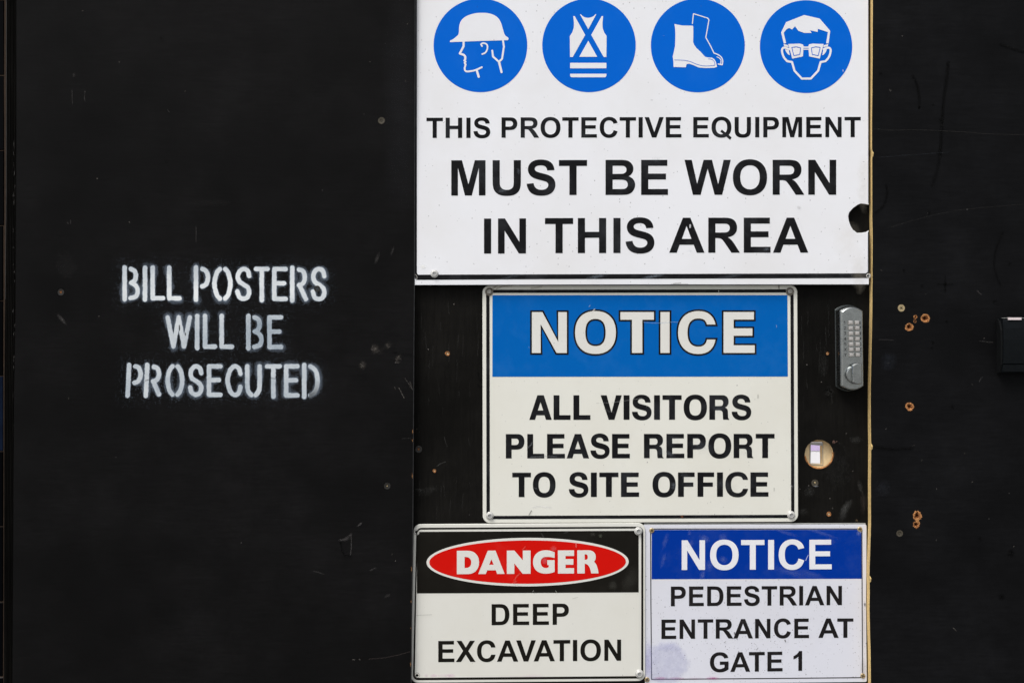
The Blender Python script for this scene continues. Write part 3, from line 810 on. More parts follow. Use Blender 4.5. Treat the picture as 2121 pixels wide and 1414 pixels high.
HW = SW / 2 / 4.513
def spray(X, Y):
    wx = X + (fbm(X * 0.22, Y * 0.22, 3) - 0.5) * 1.6; wy = Y + (fbm(X * 0.22, Y * 0.22, 9) - 0.5) * 1.6
    D = np.full(X.shape, 1e9)
    for q in segs:
        xs, ys = [p[0] for p in q], [p[1] for p in q]
        m = (X > min(xs) - 40) & (X < max(xs) + 40) & (Y > min(ys) - 40) & (Y < max(ys) + 40)
        if not m.any(): continue
        D[m] = np.minimum(D[m], seg_dist(wx[m], wy[m], q))
    e = D - HW * 1.13
    grain = fbm(X * 0.9, Y * 0.9, 21, 3)
    fine = rng.random(X.shape)
    heavy = 0.50 + 0.50 * np.exp(-((X - 440) / 210) ** 2 - ((Y - 606) / 42) ** 2) + 0.55 * (fbm(X * 0.03, Y * 0.03, 55, 3) - 0.5)
    heavy = np.clip(heavy - 0.42 * np.exp(-((X - 550) / 52) ** 2 - ((Y - 690) / 42) ** 2), 0.05, 1.0)   # how heavily the can dwelt on each letter
    body = np.clip(0.5 - e / 1.25, 0, 1)
    cover = (0.76 + 0.20 * heavy) * (1 - 0.28 * np.clip(0.62 - grain, 0, 1) * 2 * (1.25 - heavy)) 
    fade = np.where((X > 590) & (Y > 780) , np.clip(1 - (Y - 785) / 45.0 * (X - 640 > 0), 0.25, 1), 1.0)
    drift = np.clip((fbm(X * 0.03 + 5, Y * 0.03, 77, 2) - 0.36) * 2.6, 0, 1)
    halo = (0.12 + 0.22 * drift) * (0.45 + 0.55 * heavy) * np.exp(-np.clip(e, 0, 99) / (1.5 + 2.6 * drift)) * (0.5 + 0.9 * fine)
    halo = np.where(e > 0, halo, 0)
    dust = np.where((fine > 0.972) & (e > 0) & (e < 26), 0.35 * np.exp(-e / 12), 0)
    A = np.maximum(body * cover * fade, np.maximum(halo, dust))
    A = np.where(A < 0.045, 0, A)
    c = np.zeros(X.shape + (3,))
    t = np.clip(body, 0, 1)[..., None]
    c[:] = np.array((0.42, 0.52, 0.66)) * (1 - t) + (np.array((0.40, 0.48, 0.56)) + np.array((0.42, 0.36, 0.28)) * heavy[..., None]) * t
    return c, A
sp = Marks(PT + 0.00025)
sp.grid(225, 520, 705, 850, 0.8, spray)
# bare nicks where the paint cracked
sp.stroke([(301, 788), (306, 787), (310, 785)], 0.8, (0.008, 0.008, 0.008), 0.9, 0.4)
sp.stroke([(561, 783), (570, 784)], 0.8, (0.008, 0.008, 0.008), 0.8, 0.4)
sp.stroke([(371.5, 674), (372, 684)], 1.6, (0.006, 0.006, 0.006), 0.9, 0.5)
sp.stroke([(384, 690), (384.5, 694)], 1.8, (0.006, 0.006, 0.006), 0.9, 0.5)
stn = sp.build("stencil_lettering", left)
tag(stn, label="white sprayed stencil words BILL POSTERS WILL BE PROSECUTED")
bolt("csk_black", 657, 598, PT + 0.0004, left, "screw", 0.92)

W0, W1 = (0.16, 0.15, 0.145), (0.27, 0.245, 0.215)
mk = Marks(PT + 0.0006, 0.5)
for (x, y, rx, ry, a, al) in [(776, 722, 9, 10, 0, .50), (804, 715, 10, 8, -.5, .30), (825, 741, 7, 9, .3, .34), (824, 749, 6, 5, .3, .22), (751, 756, 8, 9, 0, .46), (784, 726, 13, 10, 0, .12)]:
    mk.blob(x, y, rx, ry, (0.20, 0.175, 0.15), al, a, 1.0, 0.42, 1.1, 0.9)
    for k in range(5):
        t = random.uniform(0, 6.28); u = random.uniform(.1, .7)
        mk.stroke([(x + rx * u * math.cos(t), y + ry * u * math.sin(t)), (x + rx * u * math.cos(t) + random.uniform(-3, 3), y + ry * u * math.sin(t) + random.uniform(-3, 3))], 1.0, W1, al * .9, .7)
mk.stroke([(814, 729), (835, 732), (853, 733)], 1.2, (0.004, 0.004, 0.004), .8, 1.2)
mk.stroke([(826, 803), (831, 812), (837, 824)], 1.0, W1, .45, .6)
mk.stroke([(838, 783), (846, 793), (852, 803)], 0.8, W1, .30, .6)
mk.stroke([(849, 790), (854, 806)], 0.8, W1, .35, .6)
mk.stroke([(817, 801), (819, 806)], 0.9, W1, .30, .6)
mk.blob(128, 661, 4, 15, W0, .55, -0.7, 0.3, 0.2, 1.0, 1.0)
mk.blob(560, 862, 26, 22, W0, .03, 0.3, 0.3, 0.03, 1.0, 3)
mk.blob(490, 960, 34, 46, W0, .025, 0.3, 0.3, 0.03, 1.0, 3)
mk.blob(420, 420, 190, 10, W0, .035, 0, 0.3, 0.02, 1.0, 3)
mk.blob(140, 560, 70, 130, W0, .03, 0, 0.4, 0.015, 1.0, 4)
mk.blob(720, 880, 60, 60, W0, .025, 0, 0.4, 0.03, 1.0, 4)
mk.blob(781, 535, 4, 14, W0, .35, 0.3, 0.4, 0.1, 1.0, 1.0)
mk.blob(813, 520, 3, 10, W0, .3, 0.3, 0.4, 0.1, 1.0, 1.0)
mk.blob(830, 200, 38, 260, (0.05, 0.052, 0.06), .22, 0, 0.4, 0.01, 1.0, 5)  # bluish sheen of the upper right board, painted on as a pale film
# a flap of peeled paint low on the board
mk.stroke([(704, 1118), (706, 1135), (712, 1148), (725, 1150)], 1.6, (0.002, 0.002, 0.002), .95, 1.2)
mk.stroke([(704, 1118), (716, 1116), (727, 1106)], 2.2, W0, .30, 2.2)
mk.stroke([(727, 1108), (728, 1130), (726, 1148)], 1.0, W0, .45, 1.0)
mk.blob(716, 1116, 10, 5, W0, .22, -.2, .3, .1, 1, 1)
mk.stroke([(742, 1088), (748, 1083)], 1.8, W0, .5, 1.2)
mk.stroke([(768, 1180), (778, 1175)], 1.4, W0, .3, 1.2)
mk.blob(803, 1233, 9, 3.5, W0, .28, -.4, .4, .1, 1, 1)
mk.stroke([(765, 1364), (800, 1361), (830, 1354), (848, 1349)], 0.8, (0.13, 0.10, 0.09), .40, .7)
mk.stroke([(730, 1365), (734, 1365)], 1.0, W1, .6, .5); mk.stroke([(744, 1365), (746, 1365)], 1.0, W1, .6, .5)
mk.stroke([(650, 1182), (670, 1188)], 1.0, W0, .25, 1)
for x, y in ((333, 78), (341, 330)):
    mk.stroke([(x, y), (x + 1, y + 2)], 2.4, (0.003, 0.003, 0.003), .9, .8)
mk.stroke([(345, 228), (350, 233)], 1.0, (0.004, 0.004, 0.004), .9, .6); mk.stroke([(346, 227), (351, 232)], .6, W0, .5, .4)
for a, b in (((149, 186), (150, 216)), ((176, 188), (175, 208)), ((152, 152), (152, 159)), ((155, 152), (155, 159)), ((140, 459), (141, 464)), ((146, 457), (146, 463)), ((406, 470), (406, 500))):
    mk.stroke([a, b], 0.8, W0, .38, .5)
for x, y in ((171, 23), (247, 129), (383, 189), (202, 370), (844, 50), (201, 370), (268, 460), (766, 128), (840, 168), (812, 1148), (819, 1161), (142, 825), (205, 655)):
    mk.blob(x, y, 1.3, 1.3, W1, .7, 0, .2, .3, .8, .6)
for y, h in ((893, 5), (985, 6), (912, 3), (1178, 6), (1245, 3), (1375, 5), (1300, 2)):
    xe = np.interp(y, [250, 560, 900, 1075, 1300, 1414], [858.4, 857.4, 855.2, 854, 851.6, 850.6])
    mk.blob(xe - 0.6, y, 1.1, h, (0.36, 0.17, 0.06), .85, 0, .5, .6, .8, .5)
mk.stroke([(834, 908), (850, 907)], .8, W0, .3, .6)
mk.build("scuffs_and_shading", left, kind="stuff")

# ---- black tiled wall and timber post at the far left
post = empty("timber_post", "narrow black vertical timber post between the dark tiled wall and the stencilled board", "post", P(20, BOT, 0))
q = [(13.2, TOP), (34, TOP), (33.6, 300), (32.4, 620), (29.4, 800), (27.9, 1000), (25.4, 1414), (23.4, BOT), (5, BOT), (7.5, 1414), (8.5, 900), (9.2, 700), (12.5, 400)]
slab("post_body", q, -0.06, 0.004, M["post"], post, chamfer=0.4)
for i in range(6):           # proud growth-ring ridges left by the weather
    f0 = (i + 0.5) / 6.5
    V, F = [], []
    ys = np.linspace(TOP, BOT, 40)
    for y in ys:
        xl = np.interp(y, [TOP, 400, 700, 1414, BOT], [13.2, 12.5, 9.2, 7.5, 5]); xr = np.interp(y, [TOP, 300, 620, 1000, 1414, BOT], [34, 33.6, 32.4, 27.9, 25.4, 23.4])
        x = xl + (xr - xl) * f0 + random.uniform(-.15, .15)
        V += [P(x - .9, y, .0038), P(x, y, .0052 + random.uniform(0, .0006)), P(x + .9, y, .0038)]
    for k in range(len(ys) - 1):
        a = 3 * k; F += [(a, a + 3, a + 4, a + 1), (a + 1, a + 4, a + 5, a + 2)]
    mesh_obj("grain_ridge", V, F, M["post"], post)
pm = Marks(0.0062)
for k in range(26):
    y = random.uniform(260, 900); pm.blob(random.uniform(27, 31.5), y, random.uniform(.4, .9), random.uniform(2, 7), W0, random.uniform(.25, .6), 0, .6, .6, .8, .6)
pm.build("wear_specks", post, kind="stuff")

WALLD = -0.05
wall = empty("tiled_wall", "dark wall of black glazed tiles with thin brown joints at the left edge", "wall", P(-250, BOT, WALLD))
slab("wall_backing", [(-900, TOP), (14, TOP), (9, BOT), (-900, BOT)], WALLD - 0.10, WALLD - 0.0005, M["grout"], wall, chamfer=0)
bx = []
tm = None
JY = [2 + 155.3 * k for k in range(-2, 15)]
def tile_mesh(w, h, t):
    c = 0.0012
    V = [(-w, 0, -h), (w, 0, -h), (w, 0, h), (-w, 0, h), (-w, -t + c, -h), (w, -t + c, -h), (w, -t + c, h), (-w, -t + c, h),
         (-w + c, -t, -h + c), (w - c, -t, -h + c), (w - c, -t, h - c), (-w + c, -t, h - c)]
    F = [(0, 1, 5, 4), (1, 2, 6, 5), (2, 3, 7, 6), (3, 0, 4, 7), (4, 5, 9, 8), (5, 6, 10, 9), (6, 7, 11, 10), (7, 4, 8, 11), (8, 9, 10, 11)]
    me = bpy.data.meshes.new("tile"); me.from_pydata(V, [], F); me.materials.append(M["tile"]); me.update(); return me
kw = PX * (DIST - WALLD) / DIST
tme = tile_mesh(150 * kw, 76.9 * kw, 0.0045)
tme_b = tme.copy(); tme_b.materials[0] = M["tile_reflection"]
for r in range(len(JY) - 1):
    for c in range(3):
        cx = 10.5 - 150 - 303 * c; cy = (JY[r] + JY[r + 1]) / 2
        if r >= 5: cx -= 1.6
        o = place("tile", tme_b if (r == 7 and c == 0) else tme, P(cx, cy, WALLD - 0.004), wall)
        o.rotation_euler = (random.uniform(-.004, .004), 0, random.uniform(-.004, .004))
V = []; 
tr = [(12.6, TOP), (14.2, TOP), (13.6, 400), (11.6, 620), (10, 620), (12, 400)]
slab("corner_trim", tr, WALLD, 0.0046, M["trim_grey"], wall, chamfer=0.2)
slab("corner_trim", [(9.5, 1100), (10.3, 1100), (8.6, BOT), (7.8, BOT)], WALLD, 0.0044, M["trim_grey"], wall, chamfer=0.1)

# ---- the door
hole_c, hole_r = (1696.5, 940), 29.6
DOOR = [(838, TOP), (1816, TOP), (1812, BOT), (830, BOT)]
door = empty("gate_door", "recessed black plywood door carrying the signs with a round hole through it", "door", P(1328, BOT, 0))
dholes = [(927, 732, 4.6), (900, 975, 3.6), (1717, 1064, 4.6), (1714, 732, 3.0)]
hl = []
qr = random.Random(5)
for k in range(48):
    t = 2 * math.pi * k / 48
    r = hole_r + qr.uniform(-.35, .35) + (2.6 if 0.45 < t < 0.75 else 0) * qr.random() + (1.2 if 1.6 < t < 2.6 else 0) * qr.random()
    hl.append((hole_c[0] + r * math.cos(t), hole_c[1] + r * math.sin(t)))
slab("door_face", DOOR, -0.0012, 0.0, M["door"], door, chamfer=0,
     holes=[hl, jag(867, 930, 7.6, .3, 18, 2), jag(1688, 1000, 7.6, .3, 18, 3)] + [jag(x, y, r, .3, 14, 9) for x, y, r in dholes])
# raw core of the ply: shows inside the sawn hole
core_r = [ellipse(hole_c[0] - .4, hole_c[1] + .3, hole_r + 1.2, hole_r + 1.0, 48)]
slab("plywood_core", DOOR, -0.012, -0.0013, M["ply_tan"], door, chamfer=0, holes=core_r)
# jagged splinters of raw wood on the rim
V, F = [], []
for k in range(48):
    t0, t1 = 2 * math.pi * k / 48, 2 * math.pi * (k + 1) / 48
    if not (-.2 < (t0 if t0 < 3.5 else t0 - 2 * math.pi) < 2.9): continue
    w = 1.6 + qr.random() * 2.2
    s = len(V)
    for t, rr, dd in ((t0, hole_r + 1.0, .0004), (t1, hole_r + 1.0, .0004), (t1, hole_r - w * .7, -.003), (t0, hole_r - w * .7, -.003)):
        V.append(P(hole_c[0] + rr * math.cos(t), hole_c[1] + rr * math.sin(t), dd))
    F.append((s, s + 1, s + 2, s + 3))
mesh_obj("splinter_rim", V, F, M["ply_hole"], door)
# lock block behind the hole, with its rectangular cut-out
slot = [(1679.5, 921), (1703.8, 922.5), (1704.5, 961.5), (1679, 961)]
slab("lock_block", [(1600, 830), (1790, 830), (1790, 1060), (1600, 1060)], -0.034, -0.0140, M["ply_tan"], door, chamfer=0, holes=[slot])
fr = [(1677.6, 916), (1705, 916), (1705, 963), (1677, 963)]
slab("slot_frame", fr, -0.0139, -0.0125, M["galv"], door, chamfer=0.3, holes=[slot])
slab("slot_lintel", [(1675, 914.5), (1703, 914.5), (1703, 917), (1675, 917)], -0.0124, -0.0095, M["cabin_white"], door, chamfer=0.2)
for i, (x, y, r) in enumerate(dholes):
    crater(x, y, r * 0.9, 0.0, door, 40 + i)
bolt("csk_black", 867, 930, 0.0, door, "screw", 1.0); bolt("dot_rust", 867, 929.5, -0.0012, door, "screw_socket", 1.0)
bolt("csk_olive", 1688, 1000, 0.0, door, "screw", 1.0); bolt("dot_brass", 1688, 999, -0.0005, door, "screw_socket", 1.3)
dm = Marks(0.0006, 0.62)
DW = (0.20, 0.20, 0.19)
dm.blob(1752, 1050, 8, 20, DW, .38, 0.65, .85, .45, .8, .9)
dm.blob(1746, 1066, 9, 16, DW, .20, 0.4, .85, .4, .9, 1)
dm.blob(1788, 1040, 8, 22, (.16, .13, .12), .24, 0, .85, .3, .9, 1)
dm.blob(1782, 1008, 5, 14, DW, .24, -.3, .8, .3, .9, 1)
dm.blob(1772, 910, 14, 8, DW, .16, 0, .8, .3, .9, 1)
dm.blob(1676, 1018, 12, 12, DW, .14, 0, .8, .2, .9, 1.2)
dm.blob(1732, 970, 40, 60, DW, .05, 0, .8, .1, .9, 2.5)
dm.blob(1665, 1060, 12, 8, DW, .12, 0, .8, .2, .9, 1.2)
dm.blob(1690, 1006.5, 6, 1.6, (.35, .37, .4), .6, 0, .3, .3, .8, .6)
dm.blob(1727, 915, 3.5, 3.5, (.30, .17, .13), .75, .2, .8, .5, .8, .7); dm.blob(1733, 914, 1.5, 1.6, (.30, .17, .13), .6, 0, .5, .5, .8, .6)
dm.blob(1774, 1077, 3, 3, (.13, .09, .05), .7, 0, .6, .4, .8, .7)
dm.blob(1705, 757, 14, 26, DW, .07, 0, .7, .15, .9, 1.5)
dm.blob(1718, 812, 12, 12, DW, .10, 0, .8, .3, .9, 1.2)
for x, y in ((1657, 1012), (1701, 791), (1753, 897), (1766, 975), (1719, 1032), (1675, 1005), (940, 630), (887, 723), (863, 888), (1671, 755), (1770, 742), (1725, 1052)):
    dm.blob(x, y, 1.3, 1.2, (.4, .36, .32), .65, 0, .3, .4, .8, .6)
dm.stroke([(990, 772), (994, 786), (996, 792)], 1.6, (.002, .002, .002), .9, 1.0)
dm.stroke([(990, 798), (998, 802)], 1.8, (.002, .002, .002), .9, 1.2)
dm.blob(890, 1015, 30, 10, DW, .07, -.4, .8, .1, .9, 1.5); dm.blob(870, 1014, 12, 3, DW, .16, .15, .8, .2, .9, 1)
dm.stroke([(905, 965), (912, 960), (922, 956)], .9, DW, .2, 1); dm.stroke([(920, 905), (926, 925)], .9, DW, .14, 1)
dm.stroke([(1706, 808), (1716, 806), (1722, 811)], 1.0, (.002, .002, .002), .9, .8); dm.stroke([(1715, 823), (1722, 819)], 1.0, (.002, .002, .002), .9, .8)
for k in range(30):
    x, y = random.uniform(865, 995), random.uniform(600, 1070)
    dm.stroke([(x, y), (x + random.uniform(-2, 3), y + random.uniform(12, 46))], .7, DW, random.uniform(.03, .09), .8)
for k in range(22):
    x, y = random.uniform(1658, 1722), random.uniform(600, 900)
    dm.stroke([(x, y), (x + random.uniform(-1, 2), y + random.uniform(10, 40))], .7, DW, random.uniform(.03, .08), .8)
dm.build("scuffs_and_shading", door, kind="stuff")

# ---- right board with its raw sawn edge
RE = [(1808.2, TOP), (1808, 0), (1807.3, 150), (1806.4, 250), (1806.2, 306), (1807.2, 312), (1807.6, 322), (1806.6, 328), (1806.8, 400), (1807.0, 450), (1807.8, 492), (1807.3, 560), (1807.2, 640), (1805.5, 720), (1803.8, 800), (1803.8, 870), (1804.6, 924), (1804.0, 1000), (1804.3, 1080), (1803.0, 1130), (1801.8, 1165), (1801.0, 1190), (1801.6, 1220), (1801.2, 1260), (1802.0, 1300), (1803.4, 1350), (1804.0, 1414), (1804, BOT)]
rholes = [(1883, 677, 8.2, 1), (1916.5, 659, 8.8, 2), (1884, 842, 8.3, 3), (1900, 1067.5, 9.2, 4), (1898, 1085.5, 7.4, 5), (1896, 656.5, 3.9, 6), (1895, 665.5, 3.0, 7)]
right = empty("hoarding_board", "black board at the right with a raw tan plywood edge and several torn screw holes", "board", P(1980, BOT, PT), "black boards of the site hoarding")
rl = [(x, y, r) for x, y, r, _ in rholes]
slab("board_face", [(x, y) for x, y in RE] + [(2750, BOT), (2750, TOP)], 0.001, PT, M["panel_right"], right, chamfer=0,
     holes=[jag(x, y, r * .86, .1, 20, 3) for x, y, r in rl[:3]] + [jag(1900, 1066.8, 7.0, .1, 16, 3), jag(1898, 1085.8, 5.6, .1, 16, 3), jag(1896, 656, 3.0, .1, 12, 3), jag(1867, 638, 7.0, .1, 18, 3), jag(1863.5, 1104, 7.0, .1, 18, 3)])
V, F = [], []
yy = np.concatenate([np.linspace(TOP, 0, 12)[:-1], np.linspace(0, 1414, 240), np.linspace(1414, BOT, 12)[1:]])
rx_ = [p[0] for p in RE]; ry_ = [p[1] for p in RE]
for i, y in enumerate(yy):
    x = np.interp(y, ry_, rx_); j = random.uniform(-.22, .22)
    for k in range(7):
        dd = PT + 0.0004 - k * 0.0030
        # keep the edge square to the board: same place across, whatever the depth
        X = P(x, y, PT)[0] - 0.0003 - (0.00025 if k % 2 else 0) + (j * 0.0003 if k == 0 else 0)
        V.append((X, -dd, P(x, y, PT)[2]))
for i in range(len(yy) - 1):
    for k in range(6):
        a = 7 * i + k; F.append((a, a + 7, a + 8, a + 1))
mesh_obj("sawn_edge", V, [tuple(reversed(f)) for f in F], M["ply_edge"], right)
for x, y, r, s in rholes:
    crater(x, y, r * .9, PT, right, s)
bolt("csk_brass", 1867, 638, PT, right, "screw", 1.02)
bolt("csk_olive", 1863.5, 1104, PT - .0004, right, "screw", 1.05)
rm = Marks(PT + 0.0006, 0.55)
CREASE_SHADE, OR = (0.0015, 0.0015, 0.0015), (0.50, 0.24, 0.09)  # the near-black paints the shade of dents and creases onto the flat board
rm.stroke(catmull([(1964, 130), (1960, 170), (1955, 205), (1952, 240), (1950, 280), (1947, 318)], 4), 1.6, CREASE_SHADE, .9, 4.5, 0.6)
rm.stroke([(1947, 318), (1942, 350), (1932, 385)], 2, CREASE_SHADE, .35, 5)
rm.stroke(catmull([(1891, 158), (1899, 175), (1904, 200), (1904, 222)], 4), 1.2, CREASE_SHADE, .65, 4)
for x, y, r in ((1964, 134, 3), (1933, 218, 3.4), (1949, 249, 5), (1824, 152, 4), (1904, 222, 2.6), (1958, 588, 4.5), (1910, 592, 4), (2061, 624, 5), (1961, 665, 3.6), (1932, 709, 3.4), (1930, 720, 3), (2092, 546, 3), (1924, 441, 4), (1973, 842, 4), (2075, 1235, 7), (2094, 1145, 8), (2030, 1115, 5), (1872, 560, 3)):
    rm.blob(x, y, r, r, CREASE_SHADE, .9, 0, .4, .2, .9, 1)
rm.stroke([(1942, 588), (1974, 588)], .8, CREASE_SHADE, .5, 2); rm.stroke([(1958, 572), (1958, 604)], .8, CREASE_SHADE, .5, 2)
rm.stroke(catmull([(2072, 92), (2090, 98), (2112, 106), (2140, 108)], 4), 1.6, CREASE_SHADE, .7, 3)
rm.stroke(catmull([(1835, 382), (1838, 400), (1830, 425), (1814, 440)], 4), 1.2, CREASE_SHADE, .7, 2.5)
rm.stroke(catmull([(2078, 480), (2062, 520), (2060, 555), (2072, 590)], 4), 1.0, CREASE_SHADE, .45, 3)
rm.stroke(catmull([(1808, 267), (1850, 270), (1900, 269), (1990, 273), (2060, 278), (2140, 279)], 4), .6, (0.16, .15, .13), .16, .6)
rm.stroke(catmull([(1840, 472), (1900, 454), (1980, 436), (2060, 428), (2121, 423)], 4), .6, (0.14, .13, .12), .11, .8)
rm.stroke([(1820, 326), (1900, 320), (1970, 315)], .6, (0.1, .12, .14), .12, .8)
rm.stroke([(1820, 703), (1850, 704)], .8, W0, .25, .8); rm.stroke([(2030, 706), (2056, 709)], .8, W0, .35, .7)
rm.stroke([(2024, 602), (2032, 610)], .9, W0, .4, .8); rm.stroke([(2028, 790), (2034, 780)], .9, W0, .3, .8)
rm.stroke([(1812, 925), (1850, 930), (1890, 928)], 2, CREASE_SHADE, .7, 2.5)
for x, y in ((1869, 75), (1843, 186), (1845, 188), (1893, 922), (1909, 953), (1998, 938), (2014, 998), (1939, 1118), (1835, 888), (1840, 752), (2014, 796), (1975, 1300), (1940, 1012), (2100, 1131), (2038, 700), (1826, 560)):
    rm.blob(x, y, 1.2, 1.1, W1, .7, 0, .3, .4, .8, .6)
rm.blob(1841, 750, 18, 20, (0.05, 0.06, 0.08), .3, 0, .6, .08, 1, 2)
rm.blob(1830, 1010, 16, 18, (0.045, 0.05, 0.06), .35, 0, .5, .08, 1, 2)
rm.stroke([(1975, 1300), (1981, 1306)], .9, W1, .35, .6)
rm.blob(1900, 1077, 4.0, 5.5, OR, .95, 0, .5, .5, .5, .6)
rm.build("scuffs_and_shading", right, kind="stuff")
# chips of raw wood along the sawn edge
for (x, y) in ((1808.5, 318), (1806.5, 924), (1803.6, 1198)):
    V = [P(x - 2.5, y - 7, PT + .0002), P(x + 1.2, y - 1, PT + .0014), P(x + .4, y + 6, PT + .0003), P(x - 2.2, y + 8, PT + .0002), P(x - 1.6, y, PT + .0022)]
    mesh_obj("wood_chip", V, [(0, 4, 1), (1, 4, 2), (2, 4, 3), (3, 4, 0)], M["ply_edge"], right)

# ================================================================== the signs
# ---- big PPE sign
LEAN = 1.35e-5
SD = 0.0160                    # its face stands well proud of the door at the lower edge
ppe = empty("protective_equipment_sign", "large white sign with four blue pictograms reading PROTECTIVE EQUIPMENT MUST BE WORN IN THIS AREA", "sign", P(1330, 588, SD), "signs screwed to the door")
bite = [(1799.5, 424), (1790, 422.2), (1783, 421.5), (1777, 424), (1767, 431), (1759, 440), (1757, 448), (1758.5, 458), (1762, 468), (1767, 476.5), (1769.5, 477.5), (1775, 482.3), (1785, 482), (1794, 480.5), (1799.5, 477)]
out = [(857.5, -330), (1799.5, -330)] + bite + [(1799.8, 589), (1560, 589.2), (1300, 589.2), (1100, 589.6), (858.2, 590.3)]
slab("sign_plate", out, SD - 0.0025, SD, M["white_cool"], ppe, chamfer=0.5, holes=[ellipse(859.6, 573.3, .01, .01, 3)][:0])
ringo = [(859.4, -300), (1799.4, -300), (1799.4, 420.8), (1798.4, 420.8), (1798.4, -296), (863.4, -296), (863.4, 563), (864.0, 566.8), (866, 568.9), (1793, 566.0), (1796.6, 564), (1797.6, 560), (1797.8, 480.8), (1799.4, 479.6), (1799.4, 575.8), (1100, 578.2), (864, 579.6), (860.2, 577.2), (859.4, 572)]
flat("border_line", [[ringo]], SD + 0.0003, M["ink"], ppe)
def zp(pts, bx_=860, s=4.419): return [(bx_ + x / s, y / s) for x, y in pts]
DL = [SD + 0.0003, SD + 0.0006, SD + 0.0009, SD + 0.0012]
discs = [(995.1, 94.4, 97.0, 96.9), (1220, 94.4, 96.8, 96.9), (1445.4, 94.6, 97.3, 97), (1669.6, 97, 95.6, 96)]
for cx, cy, rx, ry in discs:
    flat("pictogram_disc", [[ellipse(cx, cy, rx, ry, 96)]], DL[0], M["blue"], ppe)
# helmet head
pc = [[zp(catmull([(318, 388), (320, 374), (345, 362), (385, 330), (396, 316), (400, 290), (403, 240), (415, 202), (440, 170), (480, 145), (530, 128), (575, 121), (620, 120), (665, 123), (710, 135), (748, 157), (772, 185), (790, 225), (806, 280), (822, 325), (850, 346), (853, 362), (848, 370)], 3) + [(600, 377), (400, 385)])]]
for pts, w in (([(443, 380), (443, 425), (408, 492), (447, 505), (459, 522), (458, 545)], 19), ([(458, 545), (449, 556), (462, 567), (452, 578), (462, 592), (452, 625), (455, 645), (466, 655), (485, 656), (530, 650), (562, 640), (610, 617)], 16), ([(562, 640), (581, 705)], 20),
               (catmull([(612, 425), (603, 406), (625, 397), (652, 406), (662, 430), (655, 465), (638, 487), (613, 497)], 4), 14), ([(803, 370), (812, 430), (795, 540), (767, 568), (712, 520), (705, 465)], 17), ([(767, 568), (790, 662)], 20)):
    pc += stroke(zp(pts), w / 4.419)
flat("helmet_pictogram", pc, DL[1], M["print_white"], ppe)
# vest
mir = lambda pts, c: [(2 * c - x, y) for x, y in pts]
lv = [(1447, 150), (1460, 150), (1556, 322), (1442, 524), (1417, 524), (1415, 332), (1438, 298), (1451, 258), (1453, 215)]
pc = [[zp(lv)], [zp(mir(lv, 1583.5))], [zp([(1508, 133), (1518, 135), (1532, 150), (1555, 162), (1583, 166), (1610, 162), (1634, 150), (1648, 135), (1658, 133), (1584, 270)])],
      [zp([(1584, 375), (1666, 522), (1502, 522)])], [zp([(1418, 577), (1750, 577), (1750, 627), (1418, 627)])], [zp([(1418, 677), (1750, 677), (1750, 694), (1744, 706), (1734, 709), (1434, 709), (1422, 704), (1418, 694)])]]
flat("vest_pictogram", pc, DL[1], M["print_white"], ppe)
# boots
b = lambda pts: zp(pts, 1330)
boot = [(295, 222), (370, 236), (460, 237), (468, 242), (469, 300), (467, 385), (476, 412), (498, 442), (535, 475), (575, 521), (600, 528), (640, 530), (662, 545), (676, 570), (682, 598), (686, 614), (660, 622), (580, 625), (520, 620), (470, 598), (430, 585), (408, 588), (400, 618), (288, 615), (286, 560), (280, 520), (290, 480), (302, 420), (305, 320), (302, 260)]
pc = [[b(boot)]]
pc += stroke(b([(460, 218), (470, 128), (600, 168), (612, 185), (583, 345), (630, 430), (657, 487)]), 9 / 4.419)
pc += stroke(b(catmull([(657, 487), (700, 505), (728, 530), (738, 560), (733, 593)], 4)), 10 / 4.419) + stroke(b([(733, 595), (697, 588)]), 10 / 4.419)
pc += stroke(b(catmull([(685, 523), (708, 535), (722, 555), (718, 588)], 4)), 8 / 4.419)
flat("boot_pictogram", pc, DL[1], M["print_white"], ppe)
flat("boot_seam_line", stroke(b(catmull([(297, 550), (380, 553), (440, 565), (500, 590), (560, 604), (620, 604), (665, 599)], 4)), 4 / 4.419) + stroke(b(catmull([(665, 599), (664, 575), (650, 553), (630, 543), (607, 540)], 4)), 4 / 4.419), DL[2], M["blue"], ppe)
# goggles face
C4 = 1500
hair = [(1272, 300), (1318, 205), (1483, 140), (1625, 172), (1722, 285), (1706, 404), (1684, 398), (1701, 296), (1608, 266), (1607, 295), (1536, 280), (1552, 304), (1483, 303), (1430, 285), (1400, 243), (1372, 272), (1345, 258), (1320, 272), (1296, 303), (1318, 396), (1297, 402)]
pc = [[b(hair)]]
half = catmull([(1345, 452), (1304, 438), (1282, 452), (1284, 490), (1300, 530), (1328, 562)], 4) + [(1372, 570), (1395, 650), (1462, 721), (1503, 721)]
for h_ in (half, mir(half, C4 + 3)):
    pc += stroke(b(h_), 19 / 4.419)
for f_ in (lambda q: q, lambda q: mir(q, C4)):
    pc.append([b(f_([(1295, 404), (1337, 414), (1342, 434), (1300, 426)]))])
    pc.append([b(f_([(1308, 452), (1343, 462), (1352, 508), (1335, 500), (1318, 478)]))])
    fr_ = [(1338, 405), (1440, 401), (1473, 409), (1478, 425), (1472, 518), (1374, 539)]
    pc.append([b(f_(fr_))])
pc.append([b([(1472, 428), (1530, 428), (1530, 458), (1472, 458)])])
flat("goggles_pictogram", pc, DL[1], M["print_white"], ppe)
pc = []
for f_ in (lambda q: q, lambda q: mir(q, C4)):
    pc += stroke(b(f_([(1370, 436), (1412, 430), (1451, 440), (1443, 500), (1388, 511)])), 6 / 4.419, closed=True)
pc += stroke(b([(1478, 443), (1524, 443)]), 5 / 4.419)
